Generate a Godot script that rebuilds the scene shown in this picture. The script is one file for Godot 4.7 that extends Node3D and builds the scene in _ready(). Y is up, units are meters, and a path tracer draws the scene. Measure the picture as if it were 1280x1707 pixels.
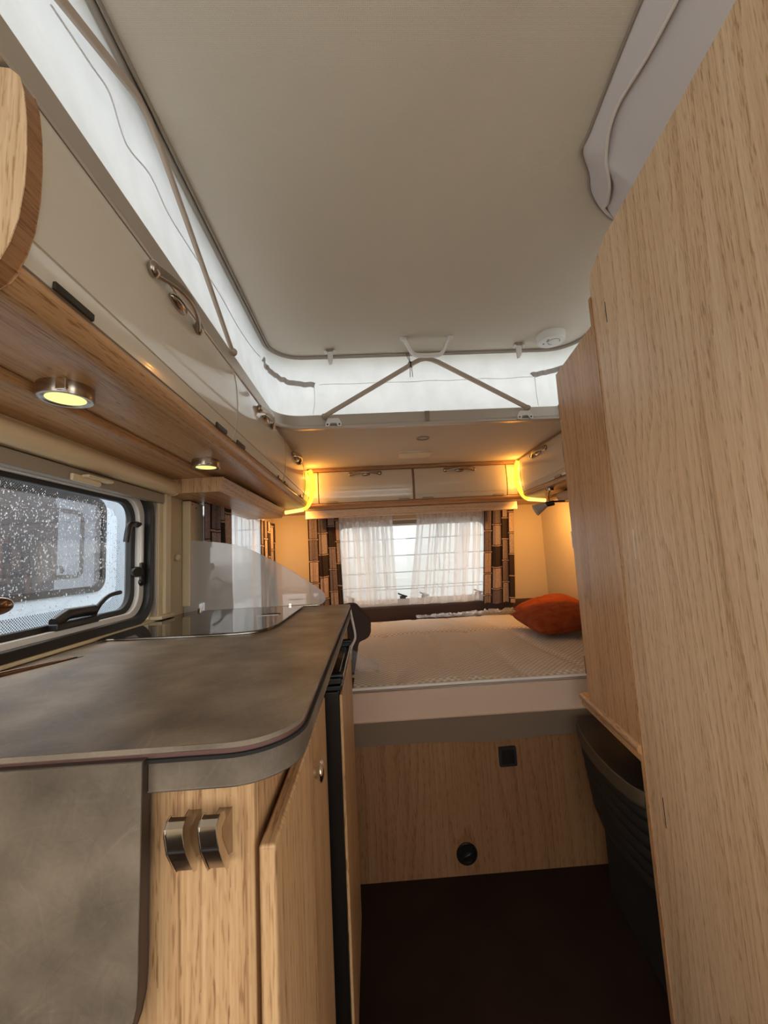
extends Node3D
# A caravan interior with a raised pop-top roof. Units are metres, y is up, the camera looks along -z.

var M := {}
var rng := RandomNumberGenerator.new()


class MB:
	# collects triangles with explicit normals and metric texture coordinates
	var v := PackedVector3Array()
	var n := PackedVector3Array()
	var t := PackedVector2Array()

	func tri(a: Vector3, b: Vector3, c: Vector3, na: Vector3, nb: Vector3, nc: Vector3, ua: Vector2, ub: Vector2, uc: Vector2) -> void:
		var f := (a - c).cross(a - b)
		if f.dot(na + nb + nc) < 0.0:
			v.append(a); v.append(c); v.append(b)
			n.append(na); n.append(nc); n.append(nb)
			t.append(ua); t.append(uc); t.append(ub)
		else:
			v.append(a); v.append(b); v.append(c)
			n.append(na); n.append(nb); n.append(nc)
			t.append(ua); t.append(ub); t.append(uc)

	func quad(a: Vector3, b: Vector3, c: Vector3, d: Vector3, na: Vector3, nb: Vector3, nc: Vector3, nd: Vector3, ua: Vector2, ub: Vector2, uc: Vector2, ud: Vector2) -> void:
		tri(a, b, c, na, nb, nc, ua, ub, uc)
		tri(a, c, d, na, nc, nd, ua, uc, ud)

	static func flat(p: Vector3, k: int, g: int) -> Vector2:
		# planar coordinates on a face across axis k, with v along the grain axis g
		if k == g:
			g = (k + 1) % 3
		return Vector2(p[3 - k - g], p[g])

	func box(c: Vector3, s: Vector3, r := 0.002, g := 1, b := Basis()) -> void:
		var h := s * 0.5
		r = minf(r, minf(h.x, minf(h.y, h.z)) * 0.95)
		for k in 3:
			var i := (k + 1) % 3
			var j := (k + 2) % 3
			for sg in [-1.0, 1.0]:
				var nn := Vector3.ZERO
				nn[k] = sg
				var q := []
				var u := []
				for e in [[-1.0, -1.0], [1.0, -1.0], [1.0, 1.0], [-1.0, 1.0]]:
					var p := Vector3.ZERO
					p[k] = sg * h[k]
					p[i] = e[0] * (h[i] - r)
					p[j] = e[1] * (h[j] - r)
					q.append(c + b * p)
					u.append(flat(p + c, k, g))
				nn = b * nn
				quad(q[0], q[1], q[2], q[3], nn, nn, nn, nn, u[0], u[1], u[2], u[3])
			if r > 0.0:
				for sa in [-1.0, 1.0]:
					for sb in [-1.0, 1.0]:
						var n1 := Vector3.ZERO
						n1[i] = sa
						var n2 := Vector3.ZERO
						n2[j] = sb
						var q := []
						for e in [[-1.0, 0], [1.0, 0], [1.0, 1], [-1.0, 1]]:
							var p := Vector3.ZERO
							p[k] = e[0] * (h[k] - r)
							p[i] = sa * (h[i] - (r if e[1] else 0.0))
							p[j] = sb * (h[j] - (0.0 if e[1] else r))
							q.append(p)
						quad(c + b * q[0], c + b * q[1], c + b * q[2], c + b * q[3], b * n1, b * n1, b * n2, b * n2, flat(q[0] + c, i, g), flat(q[1] + c, i, g), flat(q[2] + c, i, g), flat(q[3] + c, i, g))
		if r > 0.0:
			for sx in [-1.0, 1.0]:
				for sy in [-1.0, 1.0]:
					for sz in [-1.0, 1.0]:
						var p0 := Vector3(sx * h.x, sy * (h.y - r), sz * (h.z - r))
						var p1 := Vector3(sx * (h.x - r), sy * h.y, sz * (h.z - r))
						var p2 := Vector3(sx * (h.x - r), sy * (h.y - r), sz * h.z)
						tri(c + b * p0, c + b * p1, c + b * p2, b * Vector3(sx, 0, 0), b * Vector3(0, sy, 0), b * Vector3(0, 0, sz), flat(p0 + c, 0, g), flat(p1 + c, 0, g), flat(p2 + c, 0, g))

	func span(x0: float, x1: float, y0: float, y1: float, z0: float, z1: float, r := 0.002, g := 1) -> void:
		box(Vector3((x0 + x1) / 2, (y0 + y1) / 2, (z0 + z1) / 2), Vector3(absf(x1 - x0), absf(y1 - y0), absf(z1 - z0)), r, g)

	static func inset(p: PackedVector2Array, d: float) -> PackedVector2Array:
		var o := PackedVector2Array()
		var m := p.size()
		var cw := 1.0 if Geometry2D.is_polygon_clockwise(p) else -1.0
		for i in m:
			var e0 := (p[i] - p[(i + m - 1) % m]).normalized()
			var e1 := (p[(i + 1) % m] - p[i]).normalized()
			var n0 := Vector2(e0.y, -e0.x) * cw
			var n1 := Vector2(e1.y, -e1.x) * cw
			var bis := (n0 + n1).normalized()
			o.append(p[i] - bis * (d / maxf(0.35, bis.dot(n0))))
		return o

	# a polygon given in the ex-ey plane, pushed along ez by th, edges bevelled by r; uv: v along ey (grain 0) or ex (grain 1)
	func prism(p: PackedVector2Array, org: Vector3, ex: Vector3, ey: Vector3, ez: Vector3, th: float, r := 0.0015, grain := 0, soft := 0.8) -> void:
		var m := p.size()
		var at := func(q: Vector2, h: float) -> Vector3: return org + ex * q.x + ey * q.y + ez * h
		var uv := func(q: Vector2) -> Vector2: return q if grain == 0 else Vector2(q.y, q.x)
		var outer := p
		if Geometry2D.is_polygon_clockwise(p):
			outer = p.duplicate()
			outer.reverse()
		# outward 2-D normals
		var sign_ := 1.0
		var probe := inset(outer, 0.0001)
		var e := (outer[1] - outer[0]).normalized()
		var nn := Vector2(e.y, -e.x)
		if (probe[0] - outer[0]).dot(nn) > 0.0:
			sign_ = -1.0
		var cap := inset(outer, r) if r > 0.0 else outer
		var ix := Geometry2D.triangulate_polygon(cap)
		for k in range(0, ix.size(), 3):
			for s in [0, 1]:
				var h := 0.0 if s == 0 else th
				var nz := -ez if s == 0 else ez
				tri(at.call(cap[ix[k]], h), at.call(cap[ix[k + 1]], h), at.call(cap[ix[k + 2]], h), nz, nz, nz, uv.call(cap[ix[k]]), uv.call(cap[ix[k + 1]]), uv.call(cap[ix[k + 2]]))
		var en := PackedVector2Array()
		for i in m:
			var d := (outer[(i + 1) % m] - outer[i]).normalized()
			en.append(Vector2(d.y, -d.x) * sign_)
		var run := 0.0
		for i in m:
			var j := (i + 1) % m
			var n0 := en[i]
			var n1 := en[i]
			if en[(i + m - 1) % m].dot(en[i]) > soft:
				n0 = (en[i] + en[(i + m - 1) % m]).normalized()
			if en[j].dot(en[i]) > soft:
				n1 = (en[i] + en[j]).normalized()
			var w0 := ex * n0.x + ey * n0.y
			var w1 := ex * n1.x + ey * n1.y
			var ln := outer[i].distance_to(outer[j])
			var u0 := Vector2(0, run) if grain == 1 else Vector2(run, 0)
			var u1 := Vector2(0, run + ln) if grain == 1 else Vector2(run + ln, 0)
			var uh := Vector2(th, 0) if grain == 1 else Vector2(0, th)
			quad(at.call(outer[i], r), at.call(outer[j], r), at.call(outer[j], th - r), at.call(outer[i], th - r), w0, w1, w1, w0, u0, u1, u1 + uh, u0 + uh)
			if r > 0.0:
				quad(at.call(cap[i], 0.0), at.call(cap[j], 0.0), at.call(outer[j], r), at.call(outer[i], r), -ez, -ez, w1, w0, u0, u1, u1, u0)
				quad(at.call(cap[i], th), at.call(cap[j], th), at.call(outer[j], th - r), at.call(outer[i], th - r), ez, ez, w1, w0, u0, u1, u1, u0)
			run += ln

	# a grid of points with smooth normals
	func grid(p: Array, cu := false, cv := false, scale := 1.0, mask = null) -> void:
		var nu := p.size()
		var nv: int = p[0].size()
		var nr := []
		for i in nu:
			var row := PackedVector3Array()
			for j in nv:
				var a: Vector3 = p[(i + 1) % nu][j] if (cu or i < nu - 1) else p[i][j]
				var b: Vector3 = p[(i + nu - 1) % nu][j] if (cu or i > 0) else p[i][j]
				var c: Vector3 = p[i][(j + 1) % nv] if (cv or j < nv - 1) else p[i][j]
				var d: Vector3 = p[i][(j + nv - 1) % nv] if (cv or j > 0) else p[i][j]
				var q := (a - b).cross(c - d)
				row.append(q.normalized() if q.length() > 1e-12 else Vector3.UP)
			nr.append(row)
		var lu := PackedFloat32Array([0.0])
		for i in nu:
			var mid := nv / 2
			lu.append(lu[i] + (p[(i + 1) % nu][mid] as Vector3).distance_to(p[i][mid]))
		var lv := PackedFloat32Array([0.0])
		for j in nv:
			var mid := nu / 2
			lv.append(lv[j] + (p[mid][(j + 1) % nv] as Vector3).distance_to(p[mid][j]))
		for i in (nu if cu else nu - 1):
			for j in (nv if cv else nv - 1):
				if mask != null and not mask.call(i, j):
					continue
				var i1 := (i + 1) % nu
				var j1 := (j + 1) % nv
				quad(p[i][j], p[i1][j], p[i1][j1], p[i][j1], nr[i][j], nr[i1][j], nr[i1][j1], nr[i][j1], Vector2(lu[i], lv[j]) * scale, Vector2(lu[i + 1], lv[j]) * scale, Vector2(lu[i + 1], lv[j + 1]) * scale, Vector2(lu[i], lv[j + 1]) * scale)

	# profile of (radius, height) turned about the axis b.y through c; corners sharper than about 40 degrees stay crisp
	func lathe(prof: Array, c: Vector3, b := Basis(), seg := 32) -> void:
		var run := 0.0
		var m := prof.size()
		var sn := []
		for i in m - 1:
			var d: Vector2 = prof[i + 1] - prof[i]
			sn.append(Vector2(d.y, -d.x).normalized())
		for i in m - 1:
			var na: Vector2 = sn[i]
			var nb: Vector2 = sn[i]
			if i > 0 and sn[i - 1].dot(sn[i]) > 0.75:
				na = (sn[i] + sn[i - 1]).normalized()
			if i < m - 2 and sn[i + 1].dot(sn[i]) > 0.75:
				nb = (sn[i] + sn[i + 1]).normalized()
			for k in seg:
				var a0 := TAU * k / seg
				var a1 := TAU * (k + 1) / seg
				var d0 := Vector3(cos(a0), 0, sin(a0))
				var d1 := Vector3(cos(a1), 0, sin(a1))
				var p0: Vector2 = prof[i]
				var p1: Vector2 = prof[i + 1]
				var up := Vector3.UP
				quad(c + b * (d0 * p0.x + up * p0.y), c + b * (d1 * p0.x + up * p0.y), c + b * (d1 * p1.x + up * p1.y), c + b * (d0 * p1.x + up * p1.y),
					b * (d0 * na.x + up * na.y), b * (d1 * na.x + up * na.y), b * (d1 * nb.x + up * nb.y), b * (d0 * nb.x + up * nb.y),
					Vector2(a0 * 0.05, run), Vector2(a1 * 0.05, run), Vector2(a1 * 0.05, run + p0.distance_to(p1)), Vector2(a0 * 0.05, run + p0.distance_to(p1)))
			run += (prof[i] as Vector2).distance_to(prof[i + 1])

	func ball(c: Vector3, r: Vector3, b := Basis(), seg := 20, rings := 12) -> void:
		var p := []
		for i in seg:
			var row := PackedVector3Array()
			for j in rings + 1:
				var th := PI * j / rings
				var ph := TAU * i / seg
				row.append(c + b * Vector3(r.x * sin(th) * cos(ph), r.y * cos(th), r.z * sin(th) * sin(ph)))
			p.append(row)
		# explicit normals, as the poles are degenerate
		for i in seg:
			var i1 := (i + 1) % seg
			for j in rings:
				var ps := [p[i][j], p[i1][j], p[i1][j + 1], p[i][j + 1]]
				var ns := []
				for q in ps:
					var l: Vector3 = b.inverse() * (q - c)
					ns.append((b * Vector3(l.x / (r.x * r.x), l.y / (r.y * r.y), l.z / (r.z * r.z))).normalized())
				quad(ps[0], ps[1], ps[2], ps[3], ns[0], ns[1], ns[2], ns[3], Vector2(i, j) * 0.01, Vector2(i + 1, j) * 0.01, Vector2(i + 1, j + 1) * 0.01, Vector2(i, j + 1) * 0.01)

	# a section (offsets along side and up) swept along a path; up is a fixed direction or is made up
	func sweep(path: Array, sec: PackedVector2Array, up: Vector3, closed := false, caps := true, crisp := false, scales: Array = []) -> void:
		var m := path.size()
		var rows := []
		for i in m:
			var a: Vector3 = path[(i + 1) % m] if (closed or i < m - 1) else path[i]
			var b: Vector3 = path[(i + m - 1) % m] if (closed or i > 0) else path[i]
			var tn := (a - b).normalized()
			var sd := tn.cross(up).normalized()
			var uu := sd.cross(tn).normalized()
			var k := 1.0
			if (closed or (i > 0 and i < m - 1)):
				var d0: Vector3 = (path[i] - b).normalized()
				k = 1.0 / maxf(0.5, tn.dot(d0))
			var row := PackedVector3Array()
			var sc: float = scales[i] if scales.size() else 1.0
			for q in sec:
				row.append(path[i] + sd * (q.x * k * sc) + uu * (q.y * sc))
			rows.append(row)
		if not crisp:
			grid(rows, closed, true)
		else:
			for j in sec.size():
				var two := []
				for i in m:
					two.append(PackedVector3Array([rows[i][j], rows[i][(j + 1) % sec.size()]]))
				grid(two, closed, false)
		if caps and not closed:
			var ix := Geometry2D.triangulate_polygon(sec)
			for e in [0, m - 1]:
				var nn: Vector3 = (path[e] - path[1 if e == 0 else m - 2]).normalized()
				for k in range(0, ix.size(), 3):
					tri(rows[e][ix[k]], rows[e][ix[k + 1]], rows[e][ix[k + 2]], nn, nn, nn, sec[ix[k]], sec[ix[k + 1]], sec[ix[k + 2]])

	func tube(path: Array, r: float, seg := 10, closed := false, scales: Array = [], up := Vector3(0.13, 0.97, 0.21)) -> void:
		var sec := PackedVector2Array()
		for k in seg:
			sec.append(Vector2(cos(TAU * k / seg), sin(TAU * k / seg)) * r)
		sweep(path, sec, up.normalized(), closed, true, false, scales)

	# frame between two outlines with as many points each
	func ring(po: PackedVector2Array, pi_: PackedVector2Array, org: Vector3, ex: Vector3, ey: Vector3, ez: Vector3, th: float) -> void:
		var m := po.size()
		var rows := []
		for i in m:
			var a := org + ex * po[i].x + ey * po[i].y
			var b := org + ex * pi_[i].x + ey * pi_[i].y
			var q := minf(0.0015, th * 0.3)
			var w := (b - a).normalized() * q
			rows.append(PackedVector3Array([a + ez * q, a + ez * (th - q), a + w + ez * th, b - w + ez * th, b + ez * (th - q), b + ez * q, b - w, a + w]))
		for j in 8:
			var two := []
			for i in m:
				two.append(PackedVector3Array([rows[i][j], rows[i][(j + 1) % 8]]))
			grid(two, true, false)

	func mesh() -> ArrayMesh:
		var arr := []
		arr.resize(Mesh.ARRAY_MAX)
		arr[Mesh.ARRAY_VERTEX] = v
		arr[Mesh.ARRAY_NORMAL] = n
		arr[Mesh.ARRAY_TEX_UV] = t
		var am := ArrayMesh.new()
		am.add_surface_from_arrays(Mesh.PRIMITIVE_TRIANGLES, arr)
		return am


func rrect(x0: float, x1: float, y0: float, y1: float, r: float, cs := 8, ss := 1) -> PackedVector2Array:
	# rounded rectangle, from the lower right corner round; cs points per corner, ss pieces per side
	var o := PackedVector2Array()
	var cc := [Vector2(x1 - r, y0 + r), Vector2(x1 - r, y1 - r), Vector2(x0 + r, y1 - r), Vector2(x0 + r, y0 + r)]
	for k in 4:
		for i in cs + 1:
			var a := -PI / 2 + PI / 2 * (k + float(i) / cs)
			o.append(cc[k] + Vector2(cos(a), sin(a)) * r)
		if ss > 1:
			var a2 := PI / 2 * k
			var p: Vector2 = cc[k] + Vector2(cos(a2), sin(a2)) * r
			var q: Vector2 = cc[(k + 1) % 4] + Vector2(cos(a2), sin(a2)) * r
			for i in range(1, ss):
				o.append(p.lerp(q, float(i) / ss))
	return o


func smooth_path(pts: Array, per := 6) -> Array:
	var o := []
	var m := pts.size()
	for i in m - 1:
		var p0: Vector3 = pts[maxi(i - 1, 0)]
		var p3: Vector3 = pts[mini(i + 2, m - 1)]
		for k in per:
			o.append((pts[i] as Vector3).cubic_interpolate(pts[i + 1], p0, p3, float(k) / per))
	o.append(pts[m - 1])
	return o


func smooth2(pts: Array, per := 4) -> PackedVector2Array:
	var o := PackedVector2Array()
	var m := pts.size()
	for i in m - 1:
		for k in per:
			o.append((pts[i] as Vector2).cubic_interpolate(pts[i + 1], pts[maxi(i - 1, 0)], pts[mini(i + 2, m - 1)], float(k) / per))
	o.append(pts[m - 1])
	return o


# ---------- naming and placing
var taken := {}


func numbered(called: String) -> String:
	var k: int = taken.get(called, 0)
	taken[called] = k + 1
	return called if k == 0 else "%s_%03d" % [called, k]


func thing(called: String, label: String, category: String, at := Vector3.ZERO, group := "") -> Node3D:
	var o := Node3D.new()
	o.name = numbered(called)
	add_child(o)
	o.position = at
	o.set_meta("label", label)
	o.set_meta("category", category)
	if group:
		o.set_meta("group", group)
	return o


func part(parent: Node3D, called: String, mb: MB, m: Material, label := "") -> MeshInstance3D:
	# meshes are made in scene coordinates: a part is set back by the place of its thing
	var o := MeshInstance3D.new()
	o.mesh = mb.mesh()
	o.material_override = m
	o.name = called
	if parent.get_parent() == self:
		o.position = -parent.position
	parent.add_child(o, true)
	if label:
		o.set_meta("label", label)
	return o


func single(called: String, label: String, category: String, mb: MB, m: Material, group := "") -> MeshInstance3D:
	var o := MeshInstance3D.new()
	o.mesh = mb.mesh()
	o.material_override = m
	o.name = numbered(called)
	add_child(o)
	o.set_meta("label", label)
	o.set_meta("category", category)
	if group:
		o.set_meta("group", group)
	return o


func struct(called: String, label: String, mb: MB, m: Material) -> MeshInstance3D:
	var o := MeshInstance3D.new()
	o.mesh = mb.mesh()
	o.material_override = m
	o.name = called
	add_child(o)
	o.set_meta("kind", "structure")
	o.set_meta("label", label)
	return o


func struct_root(called: String, label: String) -> Node3D:
	var o := Node3D.new()
	o.name = called
	add_child(o)
	o.set_meta("kind", "structure")
	o.set_meta("label", label)
	return o


# ---------- textures
func noise_bytes(w: int, h: int, sd: int, freq: float, oct := 3, to_w := 0, to_h := 0) -> PackedByteArray:
	var f := FastNoiseLite.new()
	f.seed = sd
	f.noise_type = FastNoiseLite.TYPE_SIMPLEX_SMOOTH
	f.frequency = freq
	f.fractal_octaves = oct
	var im := f.get_seamless_image(w, h, false, false, 0.12, true)
	if to_w > 0:
		im.resize(to_w, to_h, Image.INTERPOLATE_CUBIC)
	im.convert(Image.FORMAT_L8)
	return im.get_data()


func tex_from(w: int, h: int, d: PackedByteArray, fmt := Image.FORMAT_RGB8) -> ImageTexture:
	return ImageTexture.create_from_image(Image.create_from_data(w, h, false, fmt, d))


func wood_tex(sd: int, light: Color, mid: Color, dark: Color) -> ImageTexture:
	var w := 768
	var h := 1536
	var fibre := noise_bytes(w, 24, sd, 0.24, 2, w, h)
	var pore := noise_bytes(w, 170, sd + 1, 0.33, 1, w, h)
	var broad := noise_bytes(110, 8, sd + 2, 0.07, 3, w, h)
	var warp := noise_bytes(48, 12, sd + 3, 0.07, 2, w, h)
	var d := PackedByteArray()
	d.resize(w * h * 3)
	var k := 0
	for y in h:
		for x in w:
			var i := y * w + x
			var fb := fibre[i] / 255.0
			var pr := pore[i] / 255.0
			var br := broad[i] / 255.0
			var ph := x * 28.0 / 768.0 + warp[i] * 0.014
			var rg := ph - floorf(ph)
			rg = rg * rg
			var s := 0.42 * fb + 0.30 * br + 0.20 * rg
			if pr > 0.60:
				s += minf((pr - 0.60) * 2.2, 0.5) * (0.35 + 0.65 * rg)
			s = clampf((s - 0.18) * 1.5, 0.0, 1.0)
			var c := light.lerp(mid, s * 2.0) if s < 0.5 else mid.lerp(dark, s * 2.0 - 1.0)
			d[k] = int(c.r * 255.0)
			d[k + 1] = int(c.g * 255.0)
			d[k + 2] = int(c.b * 255.0)
			k += 3
	return tex_from(w, h, d)


func cloud_tex(w: int, sd: int, a: Color, b: Color, scratches := 0) -> ImageTexture:
	# cloudy laminate, with arcs as a trowel or brush leaves them
	var n1 := noise_bytes(128, 128, sd, 0.028, 4, w, w)
	var n2 := noise_bytes(w, w, sd + 1, 0.06, 3)
	var acc := PackedFloat32Array()
	acc.resize(w * w)
	for i in w * w:
		acc[i] = 0.5 + 0.75 * (n1[i] / 255.0 - 0.5) + 0.12 * (n2[i] / 255.0 - 0.5)
	var r := RandomNumberGenerator.new()
	r.seed = sd
	for s in scratches:
		var cx := r.randf() * w
		var cy := r.randf() * w
		var rad := r.randf_range(24, 260)
		var a0 := r.randf() * TAU
		var da := r.randf_range(0.25, 1.1)
		var amp := r.randf_range(-0.11, 0.15)
		var wid := r.randi_range(1, 3)
		for q in wid:
			var steps := int((rad + q * 2) * da)
			for k in steps:
				var t := float(k) / steps
				var an := a0 + da * t
				var px := posmod(int(cx + cos(an) * (rad + q * 2)), w)
				var py := posmod(int(cy + sin(an) * (rad + q * 2)), w)
				acc[py * w + px] += amp * sin(PI * t)
	var d := PackedByteArray()
	d.resize(w * w * 3)
	for i in w * w:
		var c := a.lerp(b, clampf(acc[i], 0.0, 1.0))
		d[i * 3] = int(c.r * 255.0)
		d[i * 3 + 1] = int(c.g * 255.0)
		d[i * 3 + 2] = int(c.b * 255.0)
	return tex_from(w, w, d)


func weave_tex(w: int, sd: int, cell: int) -> ImageTexture:
	# height map of a fine cloth or embossed vinyl
	var n1 := noise_bytes(w, w, sd, 0.16, 2)
	var d := PackedByteArray()
	d.resize(w * w)
	for y in w:
		for x in w:
			var a := 0.5 + 0.25 * sin(TAU * x / cell) + 0.25 * sin(TAU * y / cell)
			d[y * w + x] = int(clampf(0.55 * a + 0.45 * n1[y * w + x] / 255.0, 0, 1) * 255.0)
	return tex_from(w, w, d, Image.FORMAT_L8)


func waffle_tex(color: bool) -> ImageTexture:
	var w := 128
	var d := PackedByteArray()
	d.resize(w * w * (3 if color else 1))
	for y in w:
		for x in w:
			var s := sin(PI * (x + 0.5) * 4.0 / w) * sin(PI * (y + 0.5) * 4.0 / w)
			var q := clampf(0.5 + s * 0.9, 0, 1)
			if color:
				var c := Color(0.79, 0.735, 0.675).lerp(Color(0.92, 0.89, 0.84), q)
				d[(y * w + x) * 3] = int(c.r * 255)
				d[(y * w + x) * 3 + 1] = int(c.g * 255)
				d[(y * w + x) * 3 + 2] = int(c.b * 255)
			else:
				d[y * w + x] = int(q * 255)
	return tex_from(w, w, d, Image.FORMAT_RGB8 if color else Image.FORMAT_L8)


func check_tex() -> ImageTexture:
	# printed curtain cloth: staggered blocks of brown, mauve grey and beige with outlines
	var w := 512
	var n := noise_bytes(w, w, 71, 0.08, 3)
	var r := RandomNumberGenerator.new()
	r.seed = 5
	var pal := [Color(0.24, 0.20, 0.19), Color(0.52, 0.46, 0.45), Color(0.45, 0.40, 0.40), Color(0.68, 0.59, 0.54), Color(0.31, 0.26, 0.25), Color(0.60, 0.54, 0.52)]
	var cols := [0, 75, 170, 240, 335, 410, 512]
	var pick := []
	for i in 6:
		var row := []
		for j in 4:
			row.append(pal[(i * 2 + j * (1 + i % 2) + r.randi() % 2) % 6])
		pick.append(row)
	var d := PackedByteArray()
	d.resize(w * w * 3)
	for y in w:
		for x in w:
			var ci := 0
			while cols[ci + 1] <= x:
				ci += 1
			var yy := (y + ci * 37) % w
			var cj := yy / 128
			var c: Color = pick[ci][cj]
			var dx := mini(x - cols[ci], cols[ci + 1] - x)
			var dy := mini(yy % 128, 128 - yy % 128)
			if dy < 4:
				c = Color(0.62, 0.54, 0.49)
			elif mini(dx, dy) < 7:
				c = Color(0.17, 0.135, 0.13)
			c = c * (0.86 + 0.28 * n[y * w + x] / 255.0)
			d[(y * w + x) * 3] = clampi(int(c.r * 255), 0, 255)
			d[(y * w + x) * 3 + 1] = clampi(int(c.g * 255), 0, 255)
			d[(y * w + x) * 3 + 2] = clampi(int(c.b * 255), 0, 255)
	return tex_from(w, w, d)


func dots_tex() -> ImageTexture:
	var w := 64
	var d := PackedByteArray()
	d.resize(w * w * 4)
	for y in w:
		for x in w:
			var best := 99.0
			for c in [Vector2(16, 16), Vector2(48, 48), Vector2(16, 80), Vector2(80, 16), Vector2(-16, 48), Vector2(48, -16)]:
				best = minf(best, Vector2(x + 0.5, y + 0.5).distance_to(c))
			var i := (y * w + x) * 4
			d[i] = 18
			d[i + 1] = 18
			d[i + 2] = 20
			d[i + 3] = 255 if best < 14.5 else 0
	return tex_from(w, w, d, Image.FORMAT_RGBA8)


func mat(called: String, c: Color, rough := 0.5, metal := 0.0, spec := 0.5) -> StandardMaterial3D:
	var m := StandardMaterial3D.new()
	m.resource_name = called
	m.albedo_color = c
	m.roughness = rough
	m.metallic = metal
	m.metallic_specular = spec
	M[called] = m
	return m


func wood_mat(called: String, tx: Texture2D, tint: Color, rough := 0.45, off := Vector3.ZERO) -> StandardMaterial3D:
	var m := mat(called, tint, rough, 0.0, 0.45)
	m.albedo_texture = tx
	m.uv1_scale = Vector3(1.30, 0.45, 1)
	m.uv1_offset = off
	m.heightmap_enabled = false
	return m


func rgb(r: int, g: int, b: int) -> Color:
	return Color8(r, g, b)


func materials() -> void:
	var oak := wood_tex(11, rgb(240, 212, 178), rgb(224, 190, 152), rgb(184, 147, 110))
	var oak2 := wood_tex(37, rgb(214, 178, 138), rgb(194, 154, 114), rgb(148, 110, 78))
	wood_mat("oak", oak, Color(1, 1, 1), 0.42)
	wood_mat("oak_door", oak2, Color(1, 0.97, 0.93), 0.36, Vector3(0.31, 0.02, 0))
	wood_mat("oak_cabinet", oak2, Color(0.95, 0.94, 0.91), 0.4, Vector3(0.6, 0.03, 0))
	wood_mat("oak_edge", oak2, Color(0.78, 0.70, 0.63), 0.45, Vector3(0.2, 0.05, 0))
	wood_mat("oak_board", oak2, Color(0.92, 0.88, 0.82), 0.34, Vector3(0.45, 0.0, 0))
	wood_mat("oak_base", oak, Color(0.60, 0.51, 0.43), 0.5, Vector3(0.14, 0.05, 0))
	M["oak_base"].uv1_scale = Vector3(1.1, 0.45, 1)
	var lam := cloud_tex(1024, 3, Color(0.33, 0.29, 0.25), Color(0.65, 0.58, 0.505), 1700)
	var m := mat("laminate", Color(1, 1, 1), 0.46, 0.0, 0.42)
	m.albedo_texture = lam
	m.uv1_scale = Vector3(1.6, 1.6, 1)
	m = mat("laminate_leaf", Color(0.84, 0.84, 0.84), 0.42, 0.0, 0.45)
	m.albedo_texture = lam
	m.uv1_scale = Vector3(1.9, 1.9, 1)
	m.uv1_offset = Vector3(0.4, 0.2, 0)
	mat("laminate_edge", rgb(92, 80, 70), 0.42)
	mat("leaf_edge", rgb(58, 44, 38), 0.5)
	mat("maroon_edge", rgb(92, 62, 56), 0.45)
	mat("black_gap", rgb(22, 18, 16), 0.8)
	var weave := weave_tex(256, 21, 8)
	m = mat("ceiling_vinyl", rgb(216, 208, 193), 0.75, 0.0, 0.3)
	m.heightmap_enabled = true
	m.heightmap_texture = weave
	m.heightmap_scale = 0.06
	m.uv1_triplanar = true
	m.uv1_scale = Vector3(12, 12, 12)
	m = mat("wall_cloth", rgb(206, 190, 160), 0.8, 0.0, 0.25)
	m.heightmap_enabled = true
	m.heightmap_texture = weave
	m.heightmap_scale = 0.05
	m.uv1_triplanar = true
	m.uv1_scale = Vector3(9, 9, 9)
	m = mat("floor_vinyl", rgb(48, 34, 27), 0.6, 0.0, 0.3)
	m.albedo_texture = cloud_tex(256, 9, Color(0.75, 0.72, 0.7), Color(1, 1, 1), 0)
	m = mat("canvas", rgb(221, 226, 231), 0.9, 0.0, 0.2)
	m.albedo_texture = cloud_tex(512, 15, Color(0.93, 0.93, 0.93), Color(1, 1, 1), 40)
	m.uv1_scale = Vector3(2, 2, 1)
	m.backlight_enabled = true
	m.backlight = Color(0.78, 0.78, 0.78)
	m = mat("grey_cloth", rgb(214, 210, 212), 0.85, 0.0, 0.25)
	m.heightmap_enabled = true
	m.heightmap_texture = weave
	m.heightmap_scale = 0.03
	m.uv1_triplanar = true
	m.uv1_scale = Vector3(14, 14, 14)
	mat("piping", rgb(226, 220, 214), 0.7)
	m = mat("elastic", rgb(176, 164, 156), 0.8)
	m.backlight_enabled = true
	m.backlight = Color(0.8, 0.8, 0.8)
	m = mat("seam", rgb(226, 224, 222), 0.8)
	m.backlight_enabled = true
	m.backlight = Color(0.8, 0.8, 0.8)
	mat("aluminium", rgb(190, 180, 168), 0.38, 0.55, 0.5)
	mat("trim_grey", rgb(158, 148, 136), 0.45, 0.2)
	mat("gloss_cream", rgb(212, 202, 184), 0.10, 0.0, 0.5)
	M["gloss_cream"].clearcoat_enabled = true
	M["gloss_cream"].clearcoat = 0.5
	M["gloss_cream"].clearcoat_roughness = 0.04
	mat("satin_chrome", rgb(172, 162, 150), 0.22, 1.0)
	mat("chrome", rgb(225, 222, 218), 0.06, 1.0)
	mat("steel_rim", rgb(220, 212, 200), 0.16, 1.0)
	mat("bronze_chrome", rgb(150, 118, 100), 0.15, 1.0)
	mat("white_plastic", rgb(226, 224, 220), 0.4)
	mat("cream_plastic", rgb(216, 198, 164), 0.42)
	mat("blind_box", rgb(214, 192, 154), 0.38)
	mat("blind_rail", rgb(150, 138, 122), 0.5)
	mat("black_rubber", rgb(20, 20, 21), 0.45)
	mat("black_plastic", rgb(16, 15, 15), 0.3)
	mat("dark_plastic", rgb(34, 32, 33), 0.35)
	mat("heater_top", rgb(26, 22, 20), 0.45)
	mat("heater_band", rgb(76, 66, 54), 0.4, 0.2)
	mat("heater_rib", rgb(17, 15, 14), 0.6)
	mat("hinge_dark", rgb(66, 60, 52), 0.3, 0.6)
	mat("lamp_lens", rgb(232, 222, 200), 0.35)
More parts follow.
